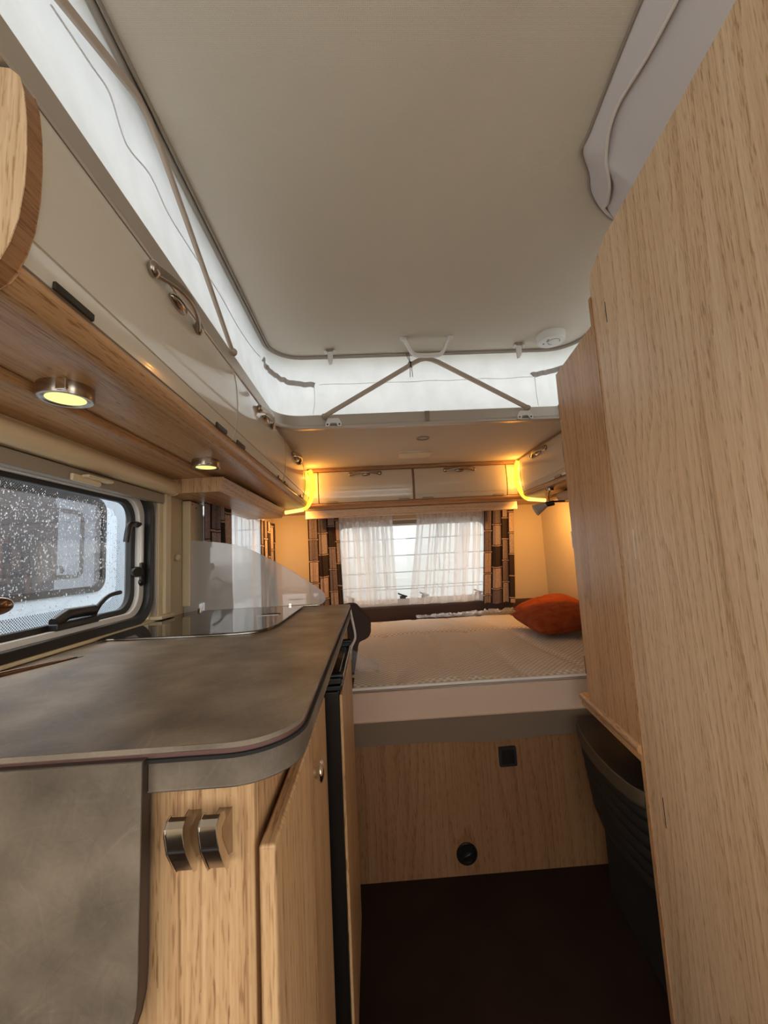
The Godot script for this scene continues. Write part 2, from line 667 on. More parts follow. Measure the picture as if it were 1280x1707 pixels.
	mat("lamp_shade", rgb(206, 198, 192), 0.5)
	var g := mat("pane", Color(0.05, 0.055, 0.06, 0.12), 0.02, 0.0, 0.5)
	g.transparency = BaseMaterial3D.TRANSPARENCY_ALPHA
	g = mat("smoked_pane", Color(0.82, 0.80, 0.79, 0.40), 0.02, 0.0, 0.5)
	g.transparency = BaseMaterial3D.TRANSPARENCY_ALPHA
	mat("hob_glass", rgb(40, 34, 30), 0.03, 0.0, 0.5)
	g = mat("film", Color(0.86, 0.88, 0.92, 0.25), 0.1, 0.0, 0.7)
	g.transparency = BaseMaterial3D.TRANSPARENCY_ALPHA
	g = mat("water", Color(1, 1, 1, 0.0), 0.0, 0.0, 0.5)
	g.refraction_enabled = true
	g.refraction_scale = 0.033
	m = mat("dots", Color(1, 1, 1), 0.5)
	m.albedo_texture = dots_tex()
	m.transparency = BaseMaterial3D.TRANSPARENCY_ALPHA_SCISSOR
	m.alpha_scissor_threshold = 0.5
	m.uv1_scale = Vector3(150, 150, 1)
	m = mat("mattress_top", Color(1, 1, 1), 0.9, 0.0, 0.2)
	m.albedo_texture = waffle_tex(true)
	m.heightmap_enabled = true
	m.heightmap_texture = waffle_tex(false)
	m.heightmap_scale = 0.25
	m.uv1_scale = Vector3(19, 19, 1)
	m = mat("mattress_side", rgb(204, 178, 158), 0.9, 0.0, 0.2)
	m.heightmap_enabled = true
	m.heightmap_texture = weave
	m.heightmap_scale = 0.06
	m.uv1_triplanar = true
	m.uv1_scale = Vector3(14, 14, 14)
	m = mat("skirt_cloth", rgb(118, 102, 86), 0.9, 0.0, 0.2)
	m.heightmap_enabled = true
	m.heightmap_texture = weave
	m.heightmap_scale = 0.05
	m.uv1_triplanar = true
	m.uv1_scale = Vector3(14, 14, 14)
	m = mat("brown_cloth", rgb(74, 60, 56), 0.85, 0.0, 0.2)
	m.rim_enabled = true
	m.rim = 0.2
	m = mat("orange_velvet", rgb(160, 78, 42), 0.8, 0.0, 0.2)
	m.albedo_texture = cloud_tex(256, 29, Color(0.78, 0.70, 0.66), Color(1, 1, 1), 80)
	m.uv1_scale = Vector3(4, 4, 1)
	m.rim_enabled = true
	m.rim = 0.5
	m.rim_tint = 0.8
	m = mat("check_cloth", Color(1, 1, 1), 0.9, 0.0, 0.2)
	m.albedo_texture = check_tex()
	m.uv1_scale = Vector3(1.7, 1.6, 1)
	m.backlight_enabled = true
	m.backlight = Color(0.22, 0.2, 0.2)
	m = mat("sheer", Color(0.98, 0.98, 0.98, 0.40), 0.9, 0.0, 0.1)
	m.transparency = BaseMaterial3D.TRANSPARENCY_ALPHA
	m.backlight_enabled = true
	m.backlight = Color(1.0, 1.0, 1.0)
	m = mat("sheer_hem", Color(0.90, 0.87, 0.84, 0.8), 0.9, 0.0, 0.1)
	m.transparency = BaseMaterial3D.TRANSPARENCY_ALPHA
	m.backlight_enabled = true
	m.backlight = Color(0.7, 0.7, 0.7)
	mat("outside_white", rgb(182, 197, 214), 0.5)
	mat("cladding", rgb(206, 211, 214), 0.6)
	mat("asphalt", rgb(186, 186, 184), 0.9)
	mat("smoke_window", rgb(52, 50, 54), 0.15)
	mat("bench_cloth", rgb(214, 202, 184), 0.9)
	mat("hook_chrome", rgb(214, 210, 206), 0.16, 1.0)
	mat("lift_bar", rgb(180, 165, 150), 0.5, 0.0)
	g = mat("tint_pane", Color(0.30, 0.29, 0.31, 0.45), 0.05, 0.0, 0.5)
	g.transparency = BaseMaterial3D.TRANSPARENCY_ALPHA
	mat("grey_inside", rgb(128, 124, 126), 0.7)
	m = mat("led_glow", rgb(255, 214, 90), 0.5)
	m.emission_enabled = true
	m.emission = Color(1.0, 0.86, 0.27)
	m.emission_energy_multiplier = 0.20
	m = mat("led_bar", rgb(255, 235, 160), 0.5)
	m.emission_enabled = true
	m.emission = Color(1.0, 0.95, 0.55)
	m.emission_energy_multiplier = 0.16
	m = mat("spot_glow", rgb(255, 245, 170), 0.4)
	m.emission_enabled = true
	m.emission = Color(1.0, 0.96, 0.58)
	m.emission_energy_multiplier = 0.15


# ---------- the wardrobe's slanted plane
const WP := Vector3(0.641, 0, -1.1125)
var WT := Vector3(-sin(deg_to_rad(8.0)), 0, cos(deg_to_rad(8.0)))
var WN := Vector3(-cos(deg_to_rad(8.0)), 0, -sin(deg_to_rad(8.0)))


func lamp(at: Vector3, c: Color, e: float, size := 0.02) -> void:
	var l := OmniLight3D.new()
	l.name = numbered("lamp_light")
	l.position = at
	l.light_color = c
	l.light_energy = e
	l.light_size = size
	l.omni_range = 6.0
	l.omni_attenuation = 2.0
	l.shadow_enabled = true
	add_child(l)


func _ready() -> void:
	rng.seed = 7
	# camera
	var cam := Camera3D.new()
	cam.name = "camera"
	add_child(cam)
	var yaw := -0.03826
	var pitch := 0.1079
	var roll := -0.05222
	cam.transform = Transform3D(Basis(Vector3.UP, yaw) * Basis(Vector3.RIGHT, pitch) * Basis(Vector3.BACK, roll), Vector3(0, 1.10, 0))
	cam.fov = rad_to_deg(2.0 * atan(853.5 / 662.36))
	cam.near = 0.02
	cam.far = 100.0
	# sky: an overcast day
	var we := WorldEnvironment.new()
	we.name = "world"
	var env := Environment.new()
	env.background_mode = Environment.BG_SKY
	var sky := Sky.new()
	var sm := ProceduralSkyMaterial.new()
	sm.sky_top_color = Color(0.90, 0.90, 0.89)
	sm.sky_horizon_color = Color(0.90, 0.90, 0.885)
	sm.ground_bottom_color = Color(0.46, 0.46, 0.45)
	sm.ground_horizon_color = Color(0.62, 0.62, 0.61)
	sm.sky_energy_multiplier = 1.0
	sky.sky_material = sm
	env.sky = sky
	env.background_energy_multiplier = 1.0
	env.ambient_light_source = Environment.AMBIENT_SOURCE_SKY
	env.tonemap_mode = Environment.TONE_MAPPER_LINEAR
	env.tonemap_exposure = 6.4
	env.sdfgi_enabled = true
	env.ssao_enabled = true
	env.ssil_enabled = true
	we.environment = env
	add_child(we)

	materials()
	shell()
	outside()
	roof()
	wardrobe()
	kitchen()
	overhead_cabinets()
	bed()
	kitchen_window()
	side_window()
	rear_window()
	fittings()
	front_bench()


# ---------- the shell of the caravan
func wall_with_holes(mb: MB, ax: int, a0: float, a1: float, u0: float, u1: float, y0: float, y1: float, holes: Array) -> void:
	# a wall across axis ax (0 or 2) from a0 to a1, running u0..u1 along the other; holes are [u0, u1, y0, y1], sorted by u
	var put := func(ua: float, ub: float, ya: float, yb: float) -> void:
		if ub - ua < 0.001 or yb - ya < 0.001:
			return
		if ax == 0:
			mb.span(a0, a1, ya, yb, ua, ub, 0.0)
		else:
			mb.span(ua, ub, ya, yb, a0, a1, 0.0)
	var at := u0
	for h in holes:
		put.call(at, h[0], y0, y1)
		put.call(h[0], h[1], y0, h[2])
		put.call(h[0], h[1], h[3], y1)
		at = h[1]
	put.call(at, u1, y0, y1)


func shell() -> void:
	var b := MB.new()
	b.span(-0.75, 1.36, -0.05, 0.0, -3.06, 1.66, 0.0)
	struct("floor", "very dark brown vinyl floor of the aisle between kitchen and wardrobe", b, M.floor_vinyl)
	b = MB.new()
	wall_with_holes(b, 0, -0.75, -0.72, -3.05, 1.66, 0.0, 1.70, [[-2.72, -1.66, 0.78, 1.40], [-1.325, -0.42, 0.935, 1.35], [0.15, 1.45, 0.72, 1.45]])
	struct("wall_left", "beige cloth wall behind the kitchen worktop", b, M.wall_cloth)
	b = MB.new()
	wall_with_holes(b, 2, -3.05, -3.0, -0.72, 1.32, 0.0, 1.70, [[-0.27, 0.90, 0.735, 1.345]])
	struct("wall_rear", "beige cloth wall round the window at the head of the bed", b, M.wall_cloth)
	b = MB.new()
	wall_with_holes(b, 0, 1.32, 1.36, -3.05, 1.66, 0.0, 1.70, [[0.10, 0.80, 0.02, 1.66]])
	struct("wall_right", "beige cloth wall lit warm beside the bed", b, M.wall_cloth)
	b = MB.new()
	wall_with_holes(b, 2, 1.62, 1.66, -0.72, 1.32, 0.0, 1.70, [[-0.69, 1.2, 0.62, 1.55]])
	struct("wall_front", "beige cloth wall behind the viewer", b, M.wall_cloth)
	# lower ceiling with the rounded opening of the raised roof
	b = MB.new()
	var x0 := -0.402
	var x1 := 0.982
	var z0 := -1.732
	var z1 := 0.952
	b.span(-0.75, x0, 1.67, 1.71, -3.05, 1.66, 0.0)
	b.span(x1, 1.36, 1.67, 1.71, -3.05, 1.66, 0.0)
	b.span(x0, x1, 1.67, 1.71, -3.05, z0, 0.0)
	b.span(x0, x1, 1.67, 1.71, z1, 1.66, 0.0)
	for c in [[x0, z0, 1, 1], [x1, z0, -1, 1], [x0, z1, 1, -1], [x1, z1, -1, -1]]:
		var r := 0.11
		var p := PackedVector2Array([Vector2(c[0], c[1])])
		for i in 9:
			var a := PI / 2 * i / 8.0
			p.append(Vector2(c[0] + c[2] * (r - r * sin(a)), c[1] + c[3] * (r - r * cos(a))))
		b.prism(p, Vector3(0, 1.67, 0), Vector3.RIGHT, Vector3(0, 0, 1), Vector3.UP, 0.04, 0.0)
	struct("ceiling", "taupe textured lower ceiling over the bed", b, M.ceiling_vinyl)


func outside() -> void:
	var b := MB.new()
	b.span(-12, 12, -0.6, -0.45, -12, 12, 0.0)
	struct("ground", "pale concrete ground outside the caravan", b, M.asphalt)
	# the wall of boards seen through the rear window: each board a piece of its own
	var w := thing("cladding_wall", "white boarded wall outside, seen through the sheer curtains at the bed", "wall", Vector3(0.3, -0.45, -4.1))
	b = MB.new()
	b.span(-2.6, 3.2, -0.45, 2.6, -4.16, -4.11, 0.0)
	part(w, "backing", b, M.cladding)
	for row in 17:
		var y := -0.44 + row * 0.17
		var x := -2.6 - 0.55 * (row % 2)
		while x < 3.2:
			b = MB.new()
			b.span(maxf(x, -2.6) + 0.003, minf(x + 1.1, 3.2) - 0.003, y, y + 0.162, -4.11, -4.095 + rng.randf() * 0.003, 0.004, 0)
			part(w, "board", b, M.cladding)
			x += 1.1
	# neighbouring caravan beyond the kitchen window
	var n := thing("caravan", "white neighbouring caravan with a dark tinted window, outside the kitchen window", "caravan", Vector3(-2.9, -0.45, -2.2))
	b = MB.new()
	wall_with_holes(b, 0, -2.06, -2.0, -5.0, 0.6, -0.1, 2.3, [[-3.055, -1.55, 0.965, 1.605]])
	b.span(-4.0, -2.06, -0.1, 2.3, -5.0, -4.94, 0.0)
	b.span(-4.0, -2.06, -0.1, 2.3, 0.54, 0.6, 0.0)
	b.span(-4.0, -2.06, 2.24, 2.3, -5.0, 0.6, 0.0)
	part(n, "body", b, M.outside_white)
	var ro := rrect(-3.075, -1.53, 0.945, 1.625, 0.10)
	var ri := rrect(-3.03, -1.575, 0.99, 1.58, 0.07)
	b = MB.new()
	b.ring(ro, ri, Vector3(-2.01, 0, 0), Vector3(0, 0, 1), Vector3.UP, Vector3.RIGHT, 0.022)
	var fr := part(n, "window_frame", b, M.dark_plastic)
	b = MB.new()
	b.prism(rrect(-3.035, -1.57, 0.985, 1.585, 0.07), Vector3(-2.0, 0, 0), Vector3(0, 0, 1), Vector3.UP, Vector3.RIGHT, 0.004, 0.001)
	var pn := part(fr, "pane", b, M.tint_pane)
	pn.position = Vector3.ZERO
	b = MB.new()
	b.ring(rrect(-2.97, -1.63, 1.05, 1.53, 0.07), rrect(-2.94, -1.66, 1.08, 1.50, 0.05), Vector3(-2.09, 0, 0), Vector3(0, 0, 1), Vector3.UP, Vector3.RIGHT, 0.012)
	part(n, "inner_frame", b, M.grey_inside)
	b = MB.new()
	b.span(-2.5, -2.46, 0.8, 1.75, -3.2, -1.3, 0.0)
	part(n, "inner_wall", b, M.smoke_window)
	for q in [[-2.82, -2.66], [-1.95, -1.78]]:
		b = MB.new()
		var rows := []
		for i in 25:
			var row := PackedVector3Array()
			for j in 2:
				var z: float = lerpf(q[0], q[1], i / 24.0)
				row.append(Vector3(-2.16 + 0.012 * sin(i * 1.6), 1.06 + 0.46 * j, z))
			rows.append(row)
		b.grid(rows)
		part(n, "curtain", b, M.grey_inside)
	b = MB.new()
	b.tube([Vector3(-2.07, 1.1, -2.76), Vector3(-2.05, 1.13, -2.72), Vector3(-2.05, 1.14, -2.62)], 0.012, 8)
	part(n, "window_stay", b, M.dark_plastic)
	b = MB.new()
	b.tube([Vector3(-2.06, 1.09, -2.3), Vector3(-2.05, 1.10, -2.2)], 0.02, 8)
	part(n, "window_stay", b, M.dark_plastic)


func roof() -> void:
	# raised roof panel
	var b := MB.new()
	b.prism(rrect(-0.47, 1.05, -1.79, 1.02, 0.17), Vector3(0, 2.0, 0), Vector3.RIGHT, Vector3(0, 0, 1), Vector3.UP, 0.045, 0.004)
	struct("ceiling_001", "taupe textured panel of the raised pop-top roof", b, M.ceiling_vinyl)
	b = MB.new()
	var pt := rrect(-0.402, 0.982, -1.712, 0.932, 0.14, 12)
	var path := []
	for q in pt:
		path.append(Vector3(q.x, 2.0, q.y))
	b.sweep(path, PackedVector2Array([Vector2(-0.006, 0.001), Vector2(0.007, 0.001), Vector2(0.007, -0.005), Vector2(0.003, -0.008), Vector2(-0.003, -0.008), Vector2(-0.006, -0.005)]), Vector3.UP, true, false)
	b.sweep(path.map(func(p): return p + Vector3(0, -0.003, 0)), PackedVector2Array([Vector2(0.011, 0.004), Vector2(0.016, 0.004), Vector2(0.016, -0.006), Vector2(0.011, -0.006)]), Vector3.UP, true, false)
	struct("trim_1", "grey edge trim round the raised ceiling panel", b, M.trim_grey)
	# aluminium profile round the roof opening
	b = MB.new()
	path = []
	for q in rrect(-0.390, 0.970, -1.722, 0.942, 0.11, 12):
		path.append(Vector3(q.x, 0, q.y))
	var sg := -1.0 if (path[1] - path[0]).normalized().cross(Vector3.UP).dot(Vector3(path[0].x - 0.29, 0, path[0].z + 0.39)) < 0.0 else 1.0
	var sec := PackedVector2Array()
	for q in [[-0.009, 1.669], [-0.011, 1.673], [-0.011, 1.679], [-0.008, 1.684], [-0.002, 1.687], [0.0, 1.692], [0.002, 1.735], [0.010, 1.735], [0.012, 1.669]]:
		sec.append(Vector2(q[0] * sg, q[1]))
	b.sweep(path, sec, Vector3.UP, true, false, true)
	var t2 := struct("trim_2", "satin aluminium profile round the roof opening", b, M.aluminium)
	b = MB.new()
	b.span(0.272, 0.292, 1.672, 1.733, -1.7225, -1.714, 0.001)
	b.ball(Vector3(0.282, 1.688, -1.713), Vector3(0.003, 0.003, 0.002))
	var cl := MeshInstance3D.new()
	cl.mesh = b.mesh()
	cl.name = "joint_clip"
	cl.material_override = M.satin_chrome
	t2.add_child(cl)
	# canvas
	var cv := thing("roof_canvas", "white translucent canvas skirt around the pop-top roof opening", "canvas", Vector3(0.29, 1.735, -0.39))
	var bot := rrect(-0.396, 0.976, -1.729, 0.948, 0.11, 12, 30)
	var top := rrect(-0.412, 0.992, -1.722, 0.942, 0.14, 12, 30)
	var nz := FastNoiseLite.new()
	nz.seed = 4
	nz.frequency = 1.0
	var rows := []
	var run := 0.0
	for i in bot.size():
		var row := PackedVector3Array()
		var c := (bot[i] + top[i]) * 0.5
		run += (bot[i] - bot[(i + bot.size() - 1) % bot.size()]).length()
		var dc := minf(minf(absf(c.x + 0.40), absf(c.x - 0.98)) + minf(absf(c.y + 1.72), absf(c.y - 0.94)), 9.0)
		var crinkle := clampf(1.0 - dc / 0.32, 0.0, 1.0)
		var outw := (c - Vector2(0.29, -0.39)).normalized()
		if absf(c.x - 0.29) > 0.68 and absf(c.y + 0.39) < 1.2:
			outw = Vector2(signf(c.x - 0.29), 0)
		elif absf(c.x - 0.29) < 0.57:
			outw = Vector2(0, signf(c.y + 0.39))
		for j in 13:
			var v := j / 12.0
			var p := bot[i].lerp(top[i], v)
			var off := 0.016 * sin(PI * v) * (1.0 + 0.4 * nz.get_noise_2d(run * 1.2, v))
			off += crinkle * 0.007 * sin(PI * v) * sin(run * 150.0 + 3.0 * sin(v * 4.0 + run * 9.0))
			off += 0.007 * nz.get_noise_2d(run * 6.0, v * 2.0 + run * 2.0) * sin(PI * v)
			p += outw * off
			row.append(Vector3(p.x, lerpf(1.730, 2.001, v), p.y))
		rows.append(row)
	b = MB.new()
	b.grid(rows, true, false)
	part(cv, "canvas_wall", b, M.canvas)
	# seams and gathered elastic at the corners
	var find := func(x: float, z: float, y: float) -> Vector3:
		var line := []
		for row in rows:
			for k in 12:
				if row[k].y <= y and row[k + 1].y >= y:
					line.append(row[k].lerp(row[k + 1], (y - row[k].y) / (row[k + 1].y - row[k].y)))
					break
		var best := Vector3.ZERO
		var bd := 99.0
		for i in line.size():
			var p := Geometry3D.get_closest_point_to_segment(Vector3(x, y, z), line[i], line[(i + 1) % line.size()])
			if p.distance_to(Vector3(x, y, z)) < bd:
				bd = p.distance_to(Vector3(x, y, z))
				best = p
		return best
	var inward := func(p: Vector3, d: float) -> Vector3:
		return p + (Vector3(0.29, p.y, clampf(p.z, -1.45, 0.6)) - p).normalized() * d
	b = MB.new()
	var sp := []
	for i in 40:
		sp.append(inward.call(find.call(lerpf(-0.2, 0.79, i / 39.0), -1.73, 1.883 + 0.002 * sin(i * 0.7)), 0.002))
	b.tube(smooth_path(sp, 2), 0.0013, 6)
	sp = []
	for q in [[-0.50, 1.905], [-0.58, 1.918], [-0.626, 1.925], [-0.68, 1.888], [-0.76, 1.91], [-0.83, 1.888], [-0.93, 1.892], [-1.0, 1.90], [-1.13, 1.905], [-1.3, 1.90], [-1.45, 1.912], [-1.56, 1.93]]:
		sp.append(inward.call(find.call(-0.41, q[0], q[1]), 0.002))
	b.tube(smooth_path(sp, 4), 0.0016, 6)
	b.tube([inward.call(find.call(-0.222, -1.73, 1.895), 0.002), inward.call(find.call(-0.222, -1.73, 1.80), 0.002), inward.call(find.call(-0.23, -1.73, 1.742), 0.002)], 0.0012, 6)
	b.tube([inward.call(find.call(0.80, -1.73, 1.905), 0.002), inward.call(find.call(0.80, -1.73, 1.80), 0.002), inward.call(find.call(0.80, -1.73, 1.742), 0.002)], 0.0012, 6)
	part(cv, "seam", b, M.seam)
	for side in [0, 1]:
		sp = []
		for i in 40:
			var f := i / 39.0
			var q := Vector2(-0.41, -1.585).lerp(Vector2(-0.222, -1.73), f)
			if side == 1:
				q = Vector2(0.79, -1.735).lerp(Vector2(0.99, -1.58), f)
			else:
				# follow the rounded corner
				q = [Vector2(-0.41, -1.585), Vector2(-0.385, -1.675), Vector2(-0.33, -1.72), Vector2(-0.222, -1.73)][mini(int(f * 3), 3)].lerp([Vector2(-0.41, -1.585), Vector2(-0.385, -1.675), Vector2(-0.33, -1.72), Vector2(-0.222, -1.73)][mini(int(f * 3) + 1, 3)], f * 3 - int(f * 3))
			var yy := lerpf(1.935, 1.882, pow(f, 0.6)) if side == 0 else lerpf(1.892, 1.93, f)
			sp.append(inward.call(find.call(q.x, q.y, yy + 0.002 * sin(i * 0.9)), 0.006 + 0.003 * sin(i * 1.25)))
		b = MB.new()
		b.sweep(sp, PackedVector2Array([Vector2(-0.003, -0.011), Vector2(0.003, -0.011), Vector2(0.003, 0.011), Vector2(-0.003, 0.011)]), Vector3.UP, false, true, true)
		part(cv, "elastic_strip", b, M.elastic, "grey gathered elastic strip")
	# lifting frames: bent flat bars standing on the profile
	for k in 2:
		var f: Node3D
		var ps := []
		if k == 0:
			f = thing("roof_lift_frame", "grey bent roof lifting bar peaking under the handle at the rear of the pop-top", "lifting bar", Vector3(0.285, 1.735, -1.70), "roof lifting bars")
			ps = [Vector3(-0.175, 1.722, -1.703), Vector3(0.05, 1.848, -1.702), Vector3(0.235, 1.953, -1.70), Vector3(0.262, 1.966, -1.70), Vector3(0.288, 1.971, -1.70), Vector3(0.314, 1.966, -1.70), Vector3(0.345, 1.952, -1.70), Vector3(0.53, 1.845, -1.702), Vector3(0.735, 1.725, -1.703)]
		else:
			f = thing("roof_lift_frame", "grey bent roof lifting bar along the left canvas above the wall cupboard", "lifting bar", Vector3(-0.40, 1.735, -0.70), "roof lifting bars")
			ps = [Vector3(-0.388, 1.735, -0.14), Vector3(-0.393, 1.868, -0.44), Vector3(-0.398, 1.975, -0.655), Vector3(-0.399, 1.986, -0.68), Vector3(-0.398, 1.984, -0.71), Vector3(-0.397, 1.965, -0.757), Vector3(-0.396, 1.86, -0.965), Vector3(-0.392, 1.740, -1.168)]
		b = MB.new()
		b.sweep(ps, rrect(-0.010, 0.010, -0.006, 0.006, 0.004, 3) if k == 0 else rrect(-0.008, 0.008, -0.005, 0.005, 0.003, 3), Vector3(0, 0, 1) if k == 0 else Vector3(1, 0, 0))
		part(f, "bar", b, M.lift_bar)
		b = MB.new()
		for e in [0, ps.size() - 1]:
			b.ball(ps[e], Vector3(0.014, 0.012, 0.014))
		part(f, "foot", b, M.lift_bar)
	# black string tied round the rear bar
	b = MB.new()
	var at := Vector3(0.218, 1.944, -1.70)
	var loop := []
	for i in 16:
		var a := TAU * i / 16.0
		loop.append(at + Vector3(-0.5, 0.87, 0) * 0.014 * cos(a) + Vector3(0, 0, 0.011) * sin(a) + Vector3(0.87, 0.5, 0) * 0.003 * sin(a * 2))
	b.tube(loop, 0.0017, 6, true)
	for q in [[Vector3(-0.012, 0.03, 0.012), Vector3(-0.016, 0.048, 0.01)], [Vector3(-0.004, 0.022, 0.014), Vector3(-0.008, 0.052, 0.012)], [Vector3(0.004, -0.03, 0.014), Vector3(0.006, -0.062, 0.01)], [Vector3(-0.004, -0.03, 0.014), Vector3(-0.005, -0.064, 0.012)]]:
		b.tube(smooth_path([at + Vector3(0, 0, 0.012), at + q[0], at + q[1]], 4), 0.0014, 6)
	b.ball(at + Vector3(0, 0.004, 0.013), Vector3(0.006, 0.005, 0.005))
	single("tie_string", "black string knotted round the rear roof bar near its peak", "string", b, M.black_plastic)
	# grey cloth that hangs at the right of the raised ceiling
	var g := thing("cloth_flap", "grey cloth flap with pale piping hanging from the raised ceiling above the wardrobe", "cloth", Vector3(0.6, 1.94, -0.6))
	var tp := smooth2([Vector2(0.40, 0.30), Vector2(0.455, -0.12), Vector2(0.496, -0.553), Vector2(0.522, -0.752), Vector2(0.528, -0.80), Vector2(0.574, -0.855), Vector2(0.612, -0.91), Vector2(0.690, -0.975), Vector2(0.80, -1.03)], 6)
	var mid := smooth_path([Vector3(0.44, 1.95, 0.30), Vector3(0.495, 1.955, -0.12), Vector3(0.534, 1.958, -0.54), Vector3(0.540, 1.972, -0.69), Vector3(0.565, 1.958, -0.77), Vector3(0.608, 1.942, -0.83), Vector3(0.640, 1.955, -0.889), Vector3(0.667, 1.975, -0.937), Vector3(0.80, 1.985, -1.02)], 6)
	rows = []
	for i in tp.size():
		var row := PackedVector3Array()
		for j in 7:
			var v := j / 6.0
			row.append(Vector3(tp[i].x + 0.145 * v + 0.006, 1.997 - 0.145 * v, tp[i].y))
		rows.append(row)
	b = MB.new()
	b.grid(rows)
	part(g, "cloth_panel", b, M.grey_cloth)
	rows = []
	var edge := []
	for i in tp.size():
		var row := PackedVector3Array()
		for j in 5:
			var v := j / 4.0
			var q: Vector3 = Vector3(tp[i].x, 1.9965, tp[i].y).lerp(mid[i], v)
			row.append(q + Vector3(-0.004, -0.004, 0) * sin(PI * v * 0.5))
		edge.append(row[4])
		rows.append(row)
	b = MB.new()
	b.grid(rows)
	part(g, "flap", b, M.grey_cloth)
	b = MB.new()
	b.tube(edge, 0.0035, 8)
	part(g, "piping", b, M.piping, "pale wavy piping along the flap's edge")
	b = MB.new()
	b.tube(Array(tp).map(func(q): return Vector3(q.x - 0.002, 1.9955, q.y)), 0.0032, 8)
	part(g, "edge_trim", b, M.trim_grey)


func local_w(s: float, y: float, n: float) -> Vector3:
	return WP + WT * s + WN * n + Vector3(0, y, 0)


func wardrobe() -> void:
	var w := thing("wardrobe", "tall oak wardrobe filling the right side, with a wide plain side panel", "wardrobe", Vector3(0.9, 0, -0.9))
	var ey := Vector3.UP
	# body behind the faces
	var b := MB.new()
	var plan := PackedVector2Array()
	for q in [[-0.169, 0.0], [0.872, 0.0]]:
		var p := local_w(q[0], 0, -0.018)
		plan.append(Vector2(p.x, p.z))
	plan.append(Vector2(1.31, -0.10))
	plan.append(Vector2(1.31, -1.265))
	b.prism(plan, Vector3(0, 0.58, 0), Vector3.RIGHT, Vector3(0, 0, 1), Vector3.UP, 1.075, 0.001)
	part(w, "body", b, M.oak)
	# far end panel seen edge-on beside the bed
	b = MB.new()
	b.prism(PackedVector2Array([Vector2(-0.1691, 0.5794), Vector2(-0.1691, 1.674), Vector2(0.1424, 1.674), Vector2(0.1424, 0.5794)]), local_w(0, 0, -0.018), WT, ey, WN, 0.016, 0.001)
	part(w, "front_frame", b, M.oak)
	# door
	b = MB.new()
	b.prism(PackedVector2Array([Vector2(-0.1709, 0.6212), Vector2(-0.1709, 1.681), Vector2(0.1273, 1.681), Vector2(0.1273, 0.6212)]), local_w(0, 0, -0.002), WT, ey, WN, 0.005, 0.002)
	var d := part(w, "door", b, M.oak_door)
	for y in [1.550, 1.118, 0.722]:
		b = MB.new()
		var c := local_w(-0.172, y, 0.002)
		b.box(c, Vector3(0.004, 0.055, 0.008), 0.001, 1, Basis(WT, Vector3.UP, WT.cross(Vector3.UP)))
		part(d, "hinge", b, M.satin_chrome).position = Vector3.ZERO
	b = MB.new()
	b.prism(PackedVector2Array([Vector2(0.118, 0.0), Vector2(0.118, 1.67), Vector2(0.145, 1.67), Vector2(0.145, 0.0)]), local_w(0, 0, -0.008), WT, ey, WN, 0.001, 0.0)
	part(w, "shadow_gap", b, M.black_gap)
	# wide panel with a stepped top and a rounded leading edge
	b = MB.new()
	b.prism(PackedVector2Array([Vector2(0.1385, 0), Vector2(0.1385, 1.754), Vector2(0.1406, 1.799), Vector2(0.1495, 1.814), Vector2(0.2225, 1.839), Vector2(0.2448, 1.845), Vector2(0.8722, 1.845), Vector2(0.8722, 0)]), local_w(0, 0, -0.018), WT, ey, WN, 0.018, 0.003)
	var sp := part(w, "side_panel", b, M.oak)
	b = MB.new()
	b.prism(PackedVector2Array([Vector2(0.1275, 0.0), Vector2(0.1275, 1.755), Vector2(0.1358, 1.755), Vector2(0.1358, 0.0)]), local_w(0, 0, -0.006), WT, ey, WN, 0.009, 0.003)
	part(sp, "edge_strip", b, M.oak_door).position = Vector3.ZERO
	b = MB.new()
	b.box(local_w(0.2083, 1.095, 0.0003), Vector3(0.0015, 0.07, 0.001), 0.0, 1, Basis(WT, Vector3.UP, WT.cross(Vector3.UP)))
	b.box(local_w(0.2092, 1.122, 0.0004), Vector3(0.003, 0.010, 0.0012), 0.0, 1, Basis(WT, Vector3.UP, WT.cross(Vector3.UP)))
	b.box(local_w(0.2083, 1.066, 0.0004), Vector3(0.003, 0.010, 0.0012), 0.0, 1, Basis(WT, Vector3.UP, WT.cross(Vector3.UP)))
	part(sp, "pale_nick", b, M.piping, "short pale vertical nick").position = Vector3.ZERO
	for q in [[0.200, 0.509, 0.062], [0.2056, 1.671, 0.053]]:
		b = MB.new()
		b.box(local_w(q[0], q[1], 0.0003), Vector3(0.0015, q[2], 0.001), 0.0, 1, Basis(WT, Vector3.UP, WT.cross(Vector3.UP)))
		part(sp, "dark_nick", b, M.black_gap, "short dark vertical nick").position = Vector3.ZERO
	# ledge under the door
	b = MB.new()
	b.prism(PackedVector2Array([Vector2(-0.05, 0.579), Vector2(0.004, 0.579), Vector2(0.004, 0.598), Vector2(0.011, 0.602), Vector2(0.0125, 0.610), Vector2(0.010, 0.617), Vector2(0.004, 0.619), Vector2(-0.05, 0.619)]), local_w(-0.231, 0.0, 0), WN, Vector3.UP, WT, 0.366, 0.001, 0, 0.6)
	part(w, "ledge", b, M.oak_door)
	# gas heater cover in the recess under the ledge
	var h := thing("heater", "black ribbed heater cover bulging from under the wardrobe ledge", "heater", local_w(-0.089, 0, 0.0))
	var front := smooth2([Vector2(-0.303, 0.002), Vector2(-0.267, 0.018), Vector2(-0.196, 0.032), Vector2(-0.09, 0.041), Vector2(0.018, 0.0375), Vector2(0.09, 0.0245), Vector2(0.118, 0.012), Vector2(0.1272, 0.0035)], 6)
	var outline := func(k: float, dn: float) -> PackedVector2Array:
		var p := PackedVector2Array()
		for q in front:
			p.append(Vector2(q.x * k, q.y + dn))
		p.append(Vector2(0.128, -0.12))
		p.append(Vector2(-0.303 * k, -0.12))
		return p
	b = MB.new()
